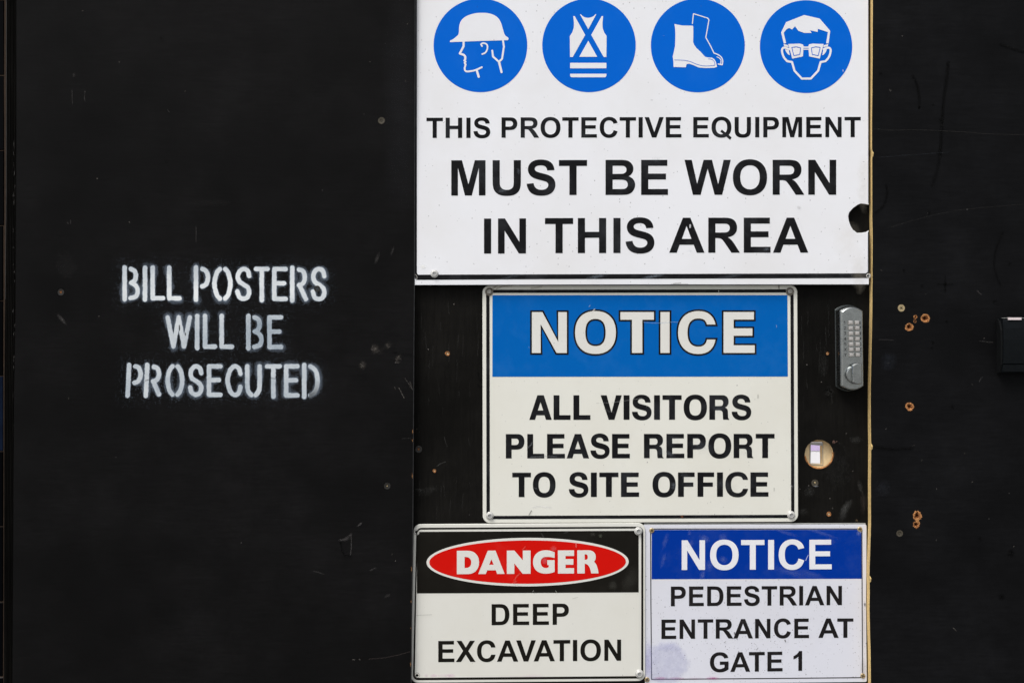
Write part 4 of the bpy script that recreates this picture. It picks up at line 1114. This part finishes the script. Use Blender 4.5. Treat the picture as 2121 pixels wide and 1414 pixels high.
for f_ in (lambda q: q, lambda q: mir(q, C4)): pc += stroke(b(f_([(1297, 400), (1336, 411)])), 5 / 4.419)
flat("goggles_line", pc, DL[2], M["blue"], ppe)
def txt(ppp, d, mat, parent):
    o = flat("lettering", ppp, d, mat, parent); return o
for w_ in (word("THIS", 883.3, 1015.5, 244.2, 244.0, 286, 286), word("PROTECTIVE", 1038.8, 1411.5, 243.5, 242.8, 285.6, 285.0), word("EQUIPMENT", 1435.9, 1783, 242.8, 242.5, 285, 284.3),): txt(w_, DL[0], M["ink"], ppe)
for w_ in (word("MUST", 934.7, 1216, 332.2, 331.6, 405.2, 403.9), word("BE", 1254.2, 1383.6, 331.4, 331.3, 403.9, 403.8), word("WORN", 1417.8, 1732, 331.3, 331.2, 403.7, 403.4),): txt(w_, DL[0], M["ink"], ppe)
for w_ in (word("IN", 1002.5, 1089.5, 452.7, 452.3, 525.2, 524.9), word("THIS", 1128.8, 1355.4, 451.8, 451.3, 524.4, 523.9), word("AREA", 1386.1, 1674.2, 451, 450.8, 523.4, 523.2),): txt(w_, DL[0], M["ink"], ppe)
flat("torn_hole_rim", stroke([(857.6 + 6.2 * math.cos(t), 574.6 + 6.6 * math.sin(t)) for t in (math.radians(a_) for a_ in range(-85, 50, 9))], 1.3), DL[1], M["zinc"], ppe)
bolt("hex_white", 900, 567, SD + 0.0004, ppe, "bolt", 1.0); bolt("hex_white", 1797.2, 571.5, SD - 0.003, ppe, "bolt", .80)
pm2 = Marks(SD + 0.0016)
pm2.blob(1655, 430, 5, 3.5, (.3, .3, .3), .4, .4, .5, .3, .8, .7)
pm2.stroke([(1429, 466), (1430, 471)], 2.6, (.7, .7, .72), .9, .5)
pm2.blob(1780, 560, 18, 45, (.60, .54, .43), .16, 0, .5, .05, 1, 2.5)
pm2.blob(1788, 380, 12, 60, (.60, .54, .43), .16, 0, .5, .05, 1, 2.5)
pm2.blob(1754, 500, 30, 50, (.70, .63, .50), .10, 0, .5, .05, 1, 2.5)
pm2.blob(876, 552, 8, 5, (.70, .70, .55), .25, 0, .5, .1, 1, 1.2)
pm2.stroke([(1395, 587), (1410, 586)], 1.0, (.1, .09, .08), .6, .6); pm2.stroke([(1390, 588.5), (1425, 588)], .6, (.1, .09, .08), .5, .5)
pm2.stroke([(1746, 145), (1746, 148)], 1.2, (.7, .72, .75), .9, .4)
for k in range(90):
    x, y = random.uniform(870, 1790), random.uniform(5, 560)
    s = random.uniform(.5, 1.1); pm2.blob(x, y, s, s, (.16, .14, .13), random.uniform(.3, .75), 0, .3, .4, .8, .5)
for k in range(16):
    x, y = random.uniform(870, 1790), random.uniform(200, 560); a = random.uniform(0, 3.1); L = random.uniform(1.5, 4)
    pm2.stroke([(x, y), (x + L * math.cos(a), y + L * math.sin(a))], .6, (.2, .19, .18), .5, .5)
for x, y, rx, ry, al in ((1350, 573, 26, 4, .35), (1235, 573, 24, 4, .28), (1510, 573, 40, 4, .12), (1060, 573, 30, 3, .10), (1040, 395, 10, 4, .22), (1074, 355, 4, 8, .14), (1300, 380, 34, 16, .06), (1430, 520, 5, 3, .3), (1587, 516, 6, 3, .25), (1360, 330, 12, 7, .14)):
    pm2.blob(x, y, rx, ry, (.33, .38, .44), al, -.2, .8, .25, .9, 1)
pm2.build("wear_marks", ppe, kind="stuff")
LEAN = 0.0

# ---- NOTICE, all visitors
ND = 0.0032
nt = empty("visitor_notice_sign", "off-white sign with blue header reading NOTICE ALL VISITORS PLEASE REPORT TO SITE OFFICE", "sign", P(1326, 1082, ND), "signs screwed to the door")
srcb = (1000, 590.3, 1652, 1082)
dst = [(999.3, 591.0), (1651.6, 590.2), (1653.4, 1080.2), (1000.0, 1082.8)]
W_ = lambda lp: warp(lp, srcb, dst)
def bolthole(x, y, r=3.2): return ellipse(x, y, r, r, 16)
slab("sign_plate", W_(rrect(1000, 590.3, 1652, 1082, 15, 8)), 0.0008, ND, M["white_warm"], nt, chamfer=0.9)
flat("border_line", [[W_(rrect(1007.6, 599.2, 1644.2, 1073.8, 8)), W_(rrect(1014.6, 605.9, 1637.4, 1067.0, 2))]], ND + 0.0003, M["ink"], nt)
flat("header_panel", [[[(1020, 611.4), (1631, 611.2), (1631.8, 779.6), (1019.9, 780)]]], ND + 0.0003, M["blue_notice"], nt)
NL = letters("NOTICE", [(1101.7, 1174.1), (1191.2, 1275.7), (1285.0, 1354.4), (1368, 1386.9), (1404.5, 1481.9), (1498.7, 1563.2)], 646.2, 646, 730.8, 730.6, HEAVY)
flat("lettering_outline", [[offset(lp, 3.7 if i == 0 else -3.7) for i, lp in enumerate(pc)] for pc in NL], ND + 0.0006, M["ink"], nt)
flat("lettering", NL, ND + 0.0009, M["print_white_warm"], nt)
for w_ in (word("ALL", 1096.3, 1222.9, 818.2, 818.2, 869, 869, HEAVY), word("VISITORS", 1244, 1556, 818.2, 818, 868.9, 868.7, HEAVY),): txt(w_, ND + .0003, M["ink"], nt)
for w_ in (word("PLEASE", 1047.7, 1304.7, 898.5, 898.3, 948.8, 948.6, HEAVY), word("REPORT", 1333.8, 1604.4, 898.2, 898, 948.4, 948, HEAVY),): txt(w_, ND + .0003, M["ink"], nt)
for w_ in (word("TO", 1061, 1150.8, 978.4, 978.3, 1028.9, 1028.7, HEAVY), word("SITE", 1178.3, 1323.8, 978.2, 978, 1028.7, 1028.4, HEAVY), word("OFFICE", 1351.4, 1591.8, 977.9, 977.6, 1028.3, 1027.9, HEAVY),): txt(w_, ND + .0003, M["ink"], nt)
bolt("washer_zinc", 1013.2, 604, ND + .0004, nt); bolt("washer_zinc", 1636, 603.6, ND + .0004, nt)
bolt("hex_white", 1014.5, 1067.3, ND + .0004, nt, scale=1.0); bolt("hex_white", 1638.4, 1065.6, ND + .0004, nt, scale=1.02)
n2 = Marks(ND + 0.0012, 0.75)
n2.stroke([(1095.5, 1066), (1101, 1057)], 1.0, (.03, .03, .03), .8, .5)
n2.stroke(catmull([(1103, 1051), (1118, 1048), (1142, 1051)], 4), .7, (.35, .35, .45), .4, .6)
n2.stroke([(1570, 817), (1570, 824)], 1.0, (.05, .05, .05), .7, .5); n2.stroke([(1603.5, 1010), (1603.5, 1016)], .8, (.1, .1, .1), .6, .5)
n2.stroke([(1228, 644.5), (1232, 640)], 1.5, (.8, .78, .72), .9, .5); n2.stroke([(1220, 635), (1222.5, 632)], 1.0, (.35, .5, .7), .8, .5)
n2.stroke(catmull([(1333, 667), (1360, 669), (1390, 667), (1404, 667)], 4), .7, (.35, .5, .7), .5, .6)
n2.stroke([(1095, 719), (1096, 719)], 1, (.5, .6, .7), .4, .5)
n2.stroke(catmull([(1235, 835), (1270, 833), (1300, 829), (1330, 824)], 4), .7, (.5, .5, .48), .30, .6)
n2.stroke([(1251, 846), (1262, 852), (1271, 854)], 1.2, (.2, .2, .2), .35, .8)
n2.stroke([(1093, 926), (1099, 922), (1102, 916)], 1.6, (.2, .21, .22), .45, 1.0)
n2.stroke([(1100, 946), (1130, 944), (1152, 945)], 1.6, (.2, .21, .22), .40, 1.0)
n2.stroke([(1104, 1009), (1112, 1012)], 1.0, (.2, .21, .22), .4, .8)
n2.stroke([(1608, 673), (1608.5, 678)], .8, (.6, .62, .6), .4, .5)
n2.stroke([(1637.5, 1003), (1640, 1007)], 1.2, (.5, .5, .5), .7, .5)
n2.stroke([(1488.5, 601), (1488.8, 604.5)], .8, (.6, .6, .55), .8, .4)
n2.stroke([(1613.3, 591), (1613.8, 597.5)], 1.4, (.05, .04, .03), .8, .6)
n2.blob(1026, 594, 9, 2.6, (.12, .09, .06), .55, -.5, .5, .2, .9, .8); n2.blob(1017, 600, 4.5, 3.5, (.15, .11, .07), .6, 0, .5, .2, .9, .7)
n2.stroke([(1028, 598), (1040, 593), (1060, 592)], 1.0, (.25, .2, .15), .5, 1.2); n2.stroke([(1100, 597), (1122, 594)], 1.0, (.25, .2, .15), .35, 1.2)
n2.stroke([(1411, 1069), (1414, 1070)], 1.4, (.35, .12, .05), .6, .8)
for x, y, rx, ry, al in ((1395, 1005, 6, 8, .35), (1420, 985, 12, 8, .12), (1455, 925, 30, 14, .12), (1400, 912, 14, 8, .12), (1388, 940, 10, 5, .22), (1500, 1005, 30, 12, .10), (1372, 935, 8, 10, .18), (1545, 935, 16, 10, .10), (1490, 846, 14, 12, .12), (1428, 1000, 20, 18, .08), (1641, 1010, 3, 30, .12)):
    n2.blob(x, y, rx, ry, (.36, .40, .45), al, .3, .85, .3, .9, 1)
for k in range(46):
    x, y = random.uniform(1022, 1630), random.uniform(785, 1062)
    s = random.uniform(.4, .9); n2.blob(x, y, s, s, (.18, .15, .12), random.uniform(.3, .7), 0, .3, .4, .8, .5)
n2.build("wear_marks", nt, kind="stuff")

# ---- DANGER
DD = 0.0048
dg = empty("danger_sign", "white sign with a red oval on black reading DANGER DEEP EXCAVATION", "sign", P(1094, 1412, DD), "signs screwed to the door")
src = (852, 1083, 1335, 1412)
dst = [(856.6, 1085.0), (1336.6, 1082.4), (1336.6, 1409.6), (850.6, 1413.4)]
D_ = lambda lp: warp(lp, src, dst)
hh = [ellipse(862.5, 1101.2, 3.0, 3.0, 16), ellipse(863.8, 1398, 3.1, 3.1, 16)]
pl = rrect(852, 1083, 1335, 1412, 15, 8)
pl = D_(pl)
slab("sign_plate", pl, 0.0022, DD, M["white_danger"], dg, chamfer=0.9, holes=hh)
flat("border_line", [[[(x + (1.4 if x < 900 and y < 1200 else 0), y) for x, y in D_(rrect(856.6, 1090.4, 1331.0, 1406.3, 11))], D_(rrect(860.2, 1094.2, 1326.6, 1401.4, 8))]], DD + .0003, M["ink_brown"], dg)
flat("header_panel", [[[(869.0, 1100.6), (1322.8, 1098.4), (1322.9, 1226.0), (863.5, 1228.1), (863.4, 1107.8), (866.4, 1106.6), (868.4, 1104.4)]]], DD + .0003, M["ink_brown"], dg)
flat("oval_rim", [[ellipse(1092.8, 1163.2, 209.4, 50.2, 110, -.0045)]], DD + .0006, M["print_white_warm"], dg)
flat("red_oval", [[ellipse(1092.8, 1163.2, 203.6, 44.8, 110, -.0045)]], DD + .0009, M["red"], dg)
flat("lettering", letters("DANGER", [(946.3, 992.2), (990.6, 1045.0), (1049.8, 1098.9), (1104, 1148.8), (1155.6, 1189), (1195.7, 1239.9)], 1139.8, 1138.7, 1188.3, 1186.5, POSTER), DD + .0012, M["print_white_warm"], dg)
CF = dict(SANS); CF['C'] = (1479, None)
CF['C'] = (1479, "M1371 985 Q1345 1230 1190 1360 Q1040 1491 784 1491 Q476 1491 287 1288 Q98 1086 98 720 Q98 374 286 174 Q474 -25 766 -25 Q1030 -25 1185 110 Q1345 240 1375 490 H1075 Q1045 370 965 300 Q881 228 763 228 Q603 228 503 346 Q403 464 403 742 Q403 1004 504 1121 Q606 1238 769 1238 Q887 1238 965 1175 Q1045 1110 1068 985Z")
for w_ in (word("DEEP", 1018.2, 1178.3, 1250.3, 1249.0, 1293.8, 1292.8, CF),): txt(w_, DD + .0003, M["ink_brown"], dg)
for w_ in (word("EXCAVATION", 907.8, 1286.5, 1326.5, 1323.5, 1370.3, 1367.3, CF),): txt(w_, DD + .0003, M["ink_brown"], dg)
bolt("hex_white", 1322.2, 1099.2, DD + .0004, dg, scale=1.06); bolt("hex_white", 1324.2, 1394.2, DD + .0004, dg, scale=1.1)
ringm = lambda x, y: stroke([(x + 5.2 * math.cos(t), y + 5.2 * math.sin(t)) for t in (2 * math.pi * k / 20 for k in range(21))], .55)
flat("hole_ring_line", ringm(863.8, 1397.6), DD + .0006, M["zinc_dark"], dg)
flat("hole_ring_line", ringm(862.5, 1101.2), DD + .0006, M["zinc_dark"], dg)
g2 = Marks(DD + .0016, 0.6)
for x, rx, al in ((883, 4, .30), (898, 7, .36), (932, 12, .42), (914, 20, .16), (1106, 26, .10)):
    g2.blob(x, 1398.5, rx, 4.2, (.75, .25, .62), al, 0, .4, .2, 1, 1)
g2.stroke([(859, 1274), (876, 1273), (894, 1272)], .8, (.25, .25, .25), .5, .6)
g2.stroke([(1186, 1239), (1197, 1236)], .8, (.3, .3, .25), .4, .7)
g2.stroke([(1121, 1104), (1127, 1113)], 1.0, (.15, .15, .14), .4, 1); g2.stroke([(1168, 1103), (1176, 1101)], 1.2, (.15, .15, .14), .4, 1)
g2.blob(1244, 1109, 4, 4, (.25, .27, .2), .5, 0, .6, .3, .9, .8); g2.blob(1228, 1106, 6, 4, (.2, .2, .17), .3, 0, .7, .3, .9, .8)
g2.blob(1305, 1200, 16, 30, (.2, .2, .17), .20, .4, .9, .5, .9, 1); g2.blob(1270, 1212, 10, 10, (.2, .2, .17), .28, 0, .9, .5, .9, 1)
g2.stroke([(1065, 1201), (1071, 1192), (1077, 1187)], 1.4, (.75, .16, .12), .45, 1); g2.stroke([(1063, 1206), (1070, 1203)], 1.4, (.75, .16, .12), .35, 1)
g2.stroke([(1082, 1138), (1088, 1132)], 1.2, (.75, .16, .12), .35, 1); g2.stroke([(1193, 1124), (1193.6, 1132)], .8, (.85, .4, .35), .5, .8)
g2.blob(1128, 1160, 6, 8, (.75, .25, .28), .45, 0, .6, .3, .9, .8); g2.blob(1146, 1136, 6, 7, (.75, .28, .28), .3, 0, .7, .3, .9, .8)
g2.stroke([(1066, 1210), (1080, 1214)], .8, (.15, .15, .14), .3, .8)
g2.stroke([(1151, 1223), (1153, 1227)], 1, (.45, .45, .4), .6, .6); g2.stroke([(1103, 1225), (1105, 1223)], 1, (.45, .45, .4), .6, .6)
for k in range(10):
    x, y = random.uniform(870, 1310), random.uniform(1235, 1395); g2.blob(x, y, .7, .7, (.2, .17, .14), .5, 0, .3, .4, .8, .5)
g2.build("wear_marks", dg, kind="stuff")

# ---- NOTICE, pedestrian entrance
ED = 0.0019
pe = empty("entrance_notice_sign", "smaller speckled lilac-white sign with royal blue NOTICE header reading PEDESTRIAN ENTRANCE AT GATE 1", "sign", P(1566, 1412, ED), "signs screwed to the door")
slab("sign_plate", [(1333, 1086.6), (1500, 1086.0), (1650, 1085.8), (1792.6, 1085.4), (1795.0, 1088), (1795.0, 1160), (1794.2, 1240), (1794.8, 1330), (1795.6, 1409), (1794, 1411.5), (1600, 1413.5), (1336, 1416)], 0.0004, ED, M["white_violet"], pe, chamfer=0.5)
slab("folded_top_rim", [(1334, 1083.4), (1793, 1082.6), (1793, 1085.0), (1334, 1086.0)], 0.0003, 0.0016, M["galv"], pe, chamfer=0.4)
lw = 1.9
def line(pts, w): return stroke(pts, w, cap=True)
flat("border_line", line([(1347.6, 1094.8), (1785.2, 1094.6), (1785.8, 1250), (1786.6, 1402.2), (1570, 1404.2), (1349.6, 1405.8), (1348.2, 1250), (1347.6, 1094.8)], lw), ED + .0003, M["ink_fade"], pe)
flat("header_panel", [[[(1350, 1096.8), (1775, 1096.2), (1784, 1103), (1784.4, 1197.6), (1349.8, 1198.6)]]], ED + .0003, M["blue_small"], pe)
for w_ in (word("NOTICE", 1412, 1722.7, 1118.2, 1116.9, 1179.6, 1178.1),): txt(w_, ED + .0006, M["print_white"], pe)
for w_ in (word("PEDESTRIAN", 1389.6, 1744, 1213.8, 1212.4, 1254.7, 1252.3),): txt(w_, ED + .0003, M["ink_fade"], pe)
for w_ in (word("ENTRANCE", 1370, 1675.8, 1282.3, 1280.0, 1322.4, 1320.4), word("AT", 1695, 1767.7, 1279.9, 1279.7, 1320.1, 1319.8),): txt(w_, ED + .0003, M["ink_fade"], pe)
for w_ in (word("GATE", 1470.4, 1621, 1350.6, 1348.4, 1391.0, 1389.2), word("1", 1643.5, 1661.5, 1347.4, 1347.2, 1388.4, 1388.1),): txt(w_, ED + .0003, M["ink_fade"], pe)
for x, y in ((1350, 1098), (1781, 1095.5), (1340.2, 1406.5), (1787, 1398.6)):
    bolt("brass_small", x, y, (DD if x < 1345 else ED) + .0004 if x >= 1345 else ED + .0004, pe)
e2 = Marks(ED + .0012)
e2.blob(1377, 1372, 47, 45, (.42, .43, .66), .27, 0, .42, .07, .24, 1.2)
e2.blob(1386, 1340, 30, 10, (.40, .40, .68), .14, 0, .5, .05, .6, 1.5)
e2.blob(1342, 1370, 9, 50, (.45, .42, .72), .28, 0, .3, .05, .9, 1.5)
for x, rx, al in ((1368, 16, .42), (1402, 20, .30), (1476, 14, .60), (1440, 20, .12)):
    e2.blob(x, 1403.6, rx, 3.2, (.50, .12, .34), al, 0, .4, .2, .9, .9)
e2.stroke([(1521, 1309), (1523, 1314)], 2.0, (.03, .03, .03), .9, .6)
e2.blob(1791.5, 1251, 1.8, 4.2, (.03, .03, .03), .9, 0, .5, .4, .5, .5)
e2.stroke([(1626, 1325), (1627, 1328)], 1.6, (.03, .03, .03), .9, .5)
e2.blob(1788, 1385, 6, 24, (.28, .24, .22), .34, 0, .5, .1, .9, 1.2)
e2.blob(1789, 1300, 4, 60, (.35, .32, .34), .18, 0, .5, .05, .9, 1.5)
e2.stroke([(1500, 1330), (1503, 1328)], 1.0, (.1, .1, .1), .6, .5); e2.stroke([(1570, 1341), (1567, 1345)], 1.0, (.1, .1, .1), .6, .5)
for k in range(330):
    x, y = random.uniform(1352, 1783), random.uniform(1203, 1400)
    if random.random() < .4: x, y = random.gauss(1540, 70), random.gauss(1345, 30)
    if not (1352 < x < 1783 and 1203 < y < 1400): continue
    s = random.uniform(.5, 1.25); e2.blob(x, y, s * random.uniform(.6, 1), s, (.12, .10, .12), random.uniform(.3, .85), 0, .2, .4, .8, .5)
for x, y, rx, ry, al in ((1459, 1115, 12, 8, .32), (1430, 1128, 5, 12, .25), (1497, 1113, 9, 9, .22), (1498, 1158, 9, 7, .30), (1455, 1190, 6, 10, .32), (1640, 1185, 40, 8, .22), (1680, 1188, 30, 7, .18), (1378, 1120, 5, 18, .22), (1374, 1160, 4, 16, .22), (1428, 1103, 4, 6, .3), (1626, 1102, 30, 4, .22), (1700, 1103, 40, 4, .2), (1779, 1103, 5, 7, .55), (1720, 1120, 12, 8, .14), (1470, 1170, 8, 14, .22), (1445, 1225, 8, 6, .25), (1525, 1226, 20, 6, .12)):
    e2.blob(x, y, rx, ry, (.30, .36, .56), al * .8, .3, .95, .5, .9, .8)
e2.stroke([(1669, 1160), (1671, 1155), (1674, 1149)], .9, (.6, .66, .8), .8, .4)
e2.build("wear_marks", pe, kind="stuff")

# ================================================================== fittings
# ---- push-button lock
LT = 0.026
lock = empty("push_button_lock", "satin steel push button code lock with two columns of keys and a turn knob", "lock", P(1766, 808, 0))
def lock_outline(x0, x1, y0, y1, arc, lean=2.0, r=3.5, n=12):
    pts = []
    for k in range(n + 1):
        u = k / n; pts.append((x0 + (x1 - x0) * u, y0 + arc * (2 * u - 1) ** 2))
    for k in range(n + 1):
        u = 1 - k / n; pts.append((x0 + (x1 - x0) * u, y1 - arc * (2 * u - 1) ** 2))
    cy = (y0 + y1) / 2
    return [(x + lean * (y - cy) / (y1 - y0), y) for x, y in pts]
slab("backplate", lock_outline(1730.2, 1783.5, 631.2, 810.0, 10), 0.0, 0.003, M["steel_dark"], lock, chamfer=0.6)
def loft(name, rings, mat, parent, smooth=False):
    V, F = [], []
    n = len(rings[0][0])
    dr = rings[-1][1]
    for lp, d in rings: V += [(P(x, y, dr)[0], -d, P(x, y, dr)[2]) for x, y in lp]
    for j in range(len(rings) - 1):
        for i in range(n):
            a, b_ = j * n + i, j * n + (i + 1) % n
            F.append((a, a + n, b_ + n, b_))
    pv, tri = fill([[rings[-1][0]]])
    s = len(V); V += [P(x, y, rings[-1][1]) for x, y in pv]; F += [tuple(s + i for i in t) for t in tri]
    o = mesh_obj(name, V, F, mat, parent)
    import bmesh
    bm = bmesh.new(); bm.from_mesh(o.data); bmesh.ops.remove_doubles(bm, verts=bm.verts, dist=1e-6); bmesh.ops.recalc_face_normals(bm, faces=bm.faces); bm.to_mesh(o.data); bm.free()
    return o
lo = lambda e, dx=0: lock_outline(1738.6 + dx + e * .72, 1788.8 + dx - e * .5, 633.0 + e * .7, 809.5 - e * .55, 9.5 - e * .25)
loft("housing", [(lo(0), .003), (lo(0.0, .3), .015), (lo(.9, .7), .0185), (lo(2.6, 1.0), .0225), (lo(4.6, 1.4), .0245), (lo(6.6, 1.7), LT - .0008), (lo(7.8, 1.9), LT)], M["steel"], lock)
DIGITS = {'1': [[(0, .8), (.5, 1), (.5, 0)]], '2': [[(0, .9), (.5, 1), (1, .8), (0, 0), (1, 0)]], '3': [[(0, 1), (1, 1), (.4, .6), (1, .3), (.5, 0), (0, .1)]],
          '4': [[(.7, 0), (.7, 1), (0, .3), (1, .3)]], '5': [[(1, 1), (0, 1), (0, .6), (.8, .6), (1, .3), (.7, 0), (0, 0)]], 'X': [[(0, 0), (1, 1)], [(0, 1), (1, 0)]],
          'Y': [[(0, 1), (.5, .5), (1, 1)], [(.5, .5), (.5, 0)]], '6': [[(1, 1), (.2, .7), (0, .2), (.5, 0), (1, .3), (.5, .55), (.1, .4)]], '7': [[(0, 1), (1, 1), (.3, 0)]],
          '8': [[(.5, .55), (0, .8), (.5, 1), (1, .8), (.5, .55), (0, .25), (.5, 0), (1, .25), (.5, .55)]], '9': [[(0, 0), (.8, .4), (1, .8), (.5, 1), (0, .75), (.5, .5), (.9, .7)]],
          '0': [[(.5, 0), (0, .3), (0, .7), (.5, 1), (1, .7), (1, .3), (.5, 0)]], 'Z': [[(0, 1), (1, 1), (0, 0), (1, 0)]], 'C': [[(1, .85), (.5, 1), (0, .6), (0, .3), (.5, 0), (1, .15)]]}
ys = [600 + v / 5.889 for v in (401, 466, 531, 597, 662, 727, 792)]
bm_ = None
def button_mesh():
    w, h, t, c = .0040, .0031, .0058, .0009
    V, F = [], []
    for (a, b2, y) in ((w, h, 0), (w, h, -t + c), (w - c * .5, h - c * .5, -t + .0002), (w - 2 * c, h - 2 * c, -t)):
        for sx, sz in ((-1, -1), (-.5, -1.12), (.5, -1.12), (1, -1), (1, 1), (.5, 1.12), (-.5, 1.12), (-1, 1)): V.append((sx * a, y, sz * b2))
    for j in range(3):
        for k in range(8):
            a, b2 = j * 8 + k, j * 8 + (k + 1) % 8; F.append((a, b2, b2 + 8, a + 8))
    F.append(tuple(range(24, 32)))
    me = bpy.data.meshes.new("button"); me.from_pydata(V, [], F); me.materials.append(M["steel_light"])
    import bmesh
    b = bmesh.new(); b.from_mesh(me); bmesh.ops.recalc_face_normals(b, faces=b.faces); b.to_mesh(me); b.free()
    return me
bme = button_mesh()
eng = []
for k, y in enumerate(ys):
    xo = k * .28
    for ci, xx in enumerate((1760.6, 1773.8)):
        o = place("button", bme, P(xx + xo, y, LT - .0002), lock)
    for ch, xc in (("12345XY"[k], 1750.2 + xo * .6), ("67890ZC"[k], 1781.2 + xo * .6)):
        for pl_ in DIGITS[ch]:
            eng += stroke([(xc - 1.9 + 3.8 * u, y + 2.9 - 5.6 * v) for u, v in pl_], .95)
flat("engraved_digits", eng, LT + .0002, M["engrave"], lock)["kind"] = "stuff"
kn = empty  # (turn knob: disc with a raised plate)
KC = (1768.0, 774.5)
ringk = lambda r, dx=0: ellipse(KC[0] + dx, KC[1], r, r * 1.06, 40)
knob = loft("knob", [(ringk(16.0), LT - .0004), (ringk(16.0), LT + .004), (ringk(15.0), LT + .0062), (ringk(12.8), LT + .0068)], M["steel"], lock)
def tplate(e):
    x0, x1, y0, y1 = 1765.6 + e, 1785.8 - e, 752.2 + e, 795.4 - e
    pts = []
    for k in range(9): u = k / 8; pts.append((x0 + (x1 - x0) * u, y0 + 3.2 * (2 * u - 1.15) ** 2 * (1 if u < .58 else .6)))
    for k in range(9): u = 1 - k / 8; pts.append((x0 + .9 + (x1 - x0 - 1) * u, y1 - 3.0 * (2 * u - 1.15) ** 2 * (1 if u < .58 else .6)))
    return pts
tp = loft("thumb_turn", [(tplate(0), LT + .0069), (tplate(0), LT + .0125), (tplate(.9), LT + .0138), (tplate(1.8), LT + .0142)], M["steel"], lock)

# ---- black box at the right edge
bx0 = empty("wall_box", "black plastic box on the right board, cut off by the edge of the photo", "box", P(2125, 772, PT))
BD = 0.040
Vf = lambda pts, x: [(x, -d, z) for d, z in pts]
XL, XR = P(2078.6, 700, BD)[0], P(2078.6, 700, BD)[0] + .150
zt, zb = P(0, 659.0, BD)[2], P(0, 772.5, PT + .02)[2]
zs = zb + .0165
prof = [(PT, zb), (PT + .016, zb + .0006), (PT + .019, zb + .003), (BD - .0022, zs - .0012), (BD - .0034, zs), (BD - .0012, zs + .0012), (BD, zs + .02), (BD + .0006, zs + .045), (BD - .0006, zs + .066), (BD - .0030, zt - .0055), (BD - .0048, zt - .0016), (BD - .0066, zt), (PT, zt + .0005)]
n_ = len(prof)
V = Vf(prof, XL) + Vf(prof, XR)
F = [(i, i + 1, n_ + i + 1, n_ + i) for i in range(n_ - 1)] + [tuple(range(n_)), tuple(reversed(range(n_, 2 * n_)))]
bf = mesh_obj("box_shell", V, F, M["box"], bx0)
import bmesh
bb = bmesh.new(); bb.from_mesh(bf.data); bmesh.ops.recalc_face_normals(bb, faces=bb.faces); bb.to_mesh(bf.data); bb.free()
# end cap: thin plate clipped on the left end, outside the shell
XC0, XC1 = XL - .0035, XL - .0002
cp = [(PT, zb - .001), (BD - .010, zb + .001), (BD - .0045, zs), (BD - .0030, zs + .04), (BD - .0045, zt - .022), (BD - .013, zt - .004), (PT, zt - .0005)]
n_ = len(cp)
V = Vf(cp, XC0) + Vf(cp, XC1)
F = [(i, i + 1, n_ + i + 1, n_ + i) for i in range(n_ - 1)] + [(n_ - 1, 0, n_, 2 * n_ - 1), tuple(range(n_)), tuple(reversed(range(n_, 2 * n_)))]
cpo = mesh_obj("end_cap", V, F, M["box_side"], bx0)
bb = bmesh.new(); bb.from_mesh(cpo.data); bmesh.ops.recalc_face_normals(bb, faces=bb.faces); bb.to_mesh(cpo.data); bb.free()
# bright metal strip along the top front edge, with a pale tab
def bar(name, x0, x1, d0, d1, z0, z1, mat, par):
    V = [(x, -d, z) for x in (x0, x1) for d in (d0, d1) for z in (z0, z1)]
    F = [(0, 1, 3, 2), (4, 6, 7, 5), (0, 4, 5, 1), (2, 3, 7, 6), (0, 2, 6, 4), (1, 5, 7, 3)]
    o = mesh_obj(name, V, F, mat, par)
    b_ = bmesh.new(); b_.from_mesh(o.data); bmesh.ops.recalc_face_normals(b_, faces=b_.faces); b_.to_mesh(o.data); b_.free()
    return o
bar("top_strip", XL - .001, XR, BD - .0066, BD - .0040, zt + .0002, zt + .0009, M["galv"], bx0)
bar("pale_tab", P(2089.5, 0, BD)[0], P(2116.5, 0, BD)[0], BD - .0060, BD - .0012, zt - .0030, zt + .0014, M["pale_strip"], bx0)

# ---- site cabin beyond the hoarding, glimpsed through the hole
cabin = empty("site_cabin", "white site cabin with a lilac band glimpsed through the round hole in the door", "cabin", (1.9, 4.6, 0))
bar("cabin_wall", -1.2, 5.0, -5.6, -4.2, 0.03, 2.5, M["cabin_white"], cabin)
zc = EYE - (929 - 707) * PX * (DIST + 4.2) / DIST
bar("lilac_band", -1.2, 5.0, -4.205, -4.197, zc - .01, zc + .09, M["cabin_lilac"], cabin)
bar("cabin_skirt", -1.2, 5.0, -4.19, -4.16, 0.0, 0.028, M["galv"], cabin)
bar("cabin_roof", -1.3, 5.1, -5.7, -4.05, 2.503, 2.58, M["galv"], cabin)

bpy.context.view_layer.update()
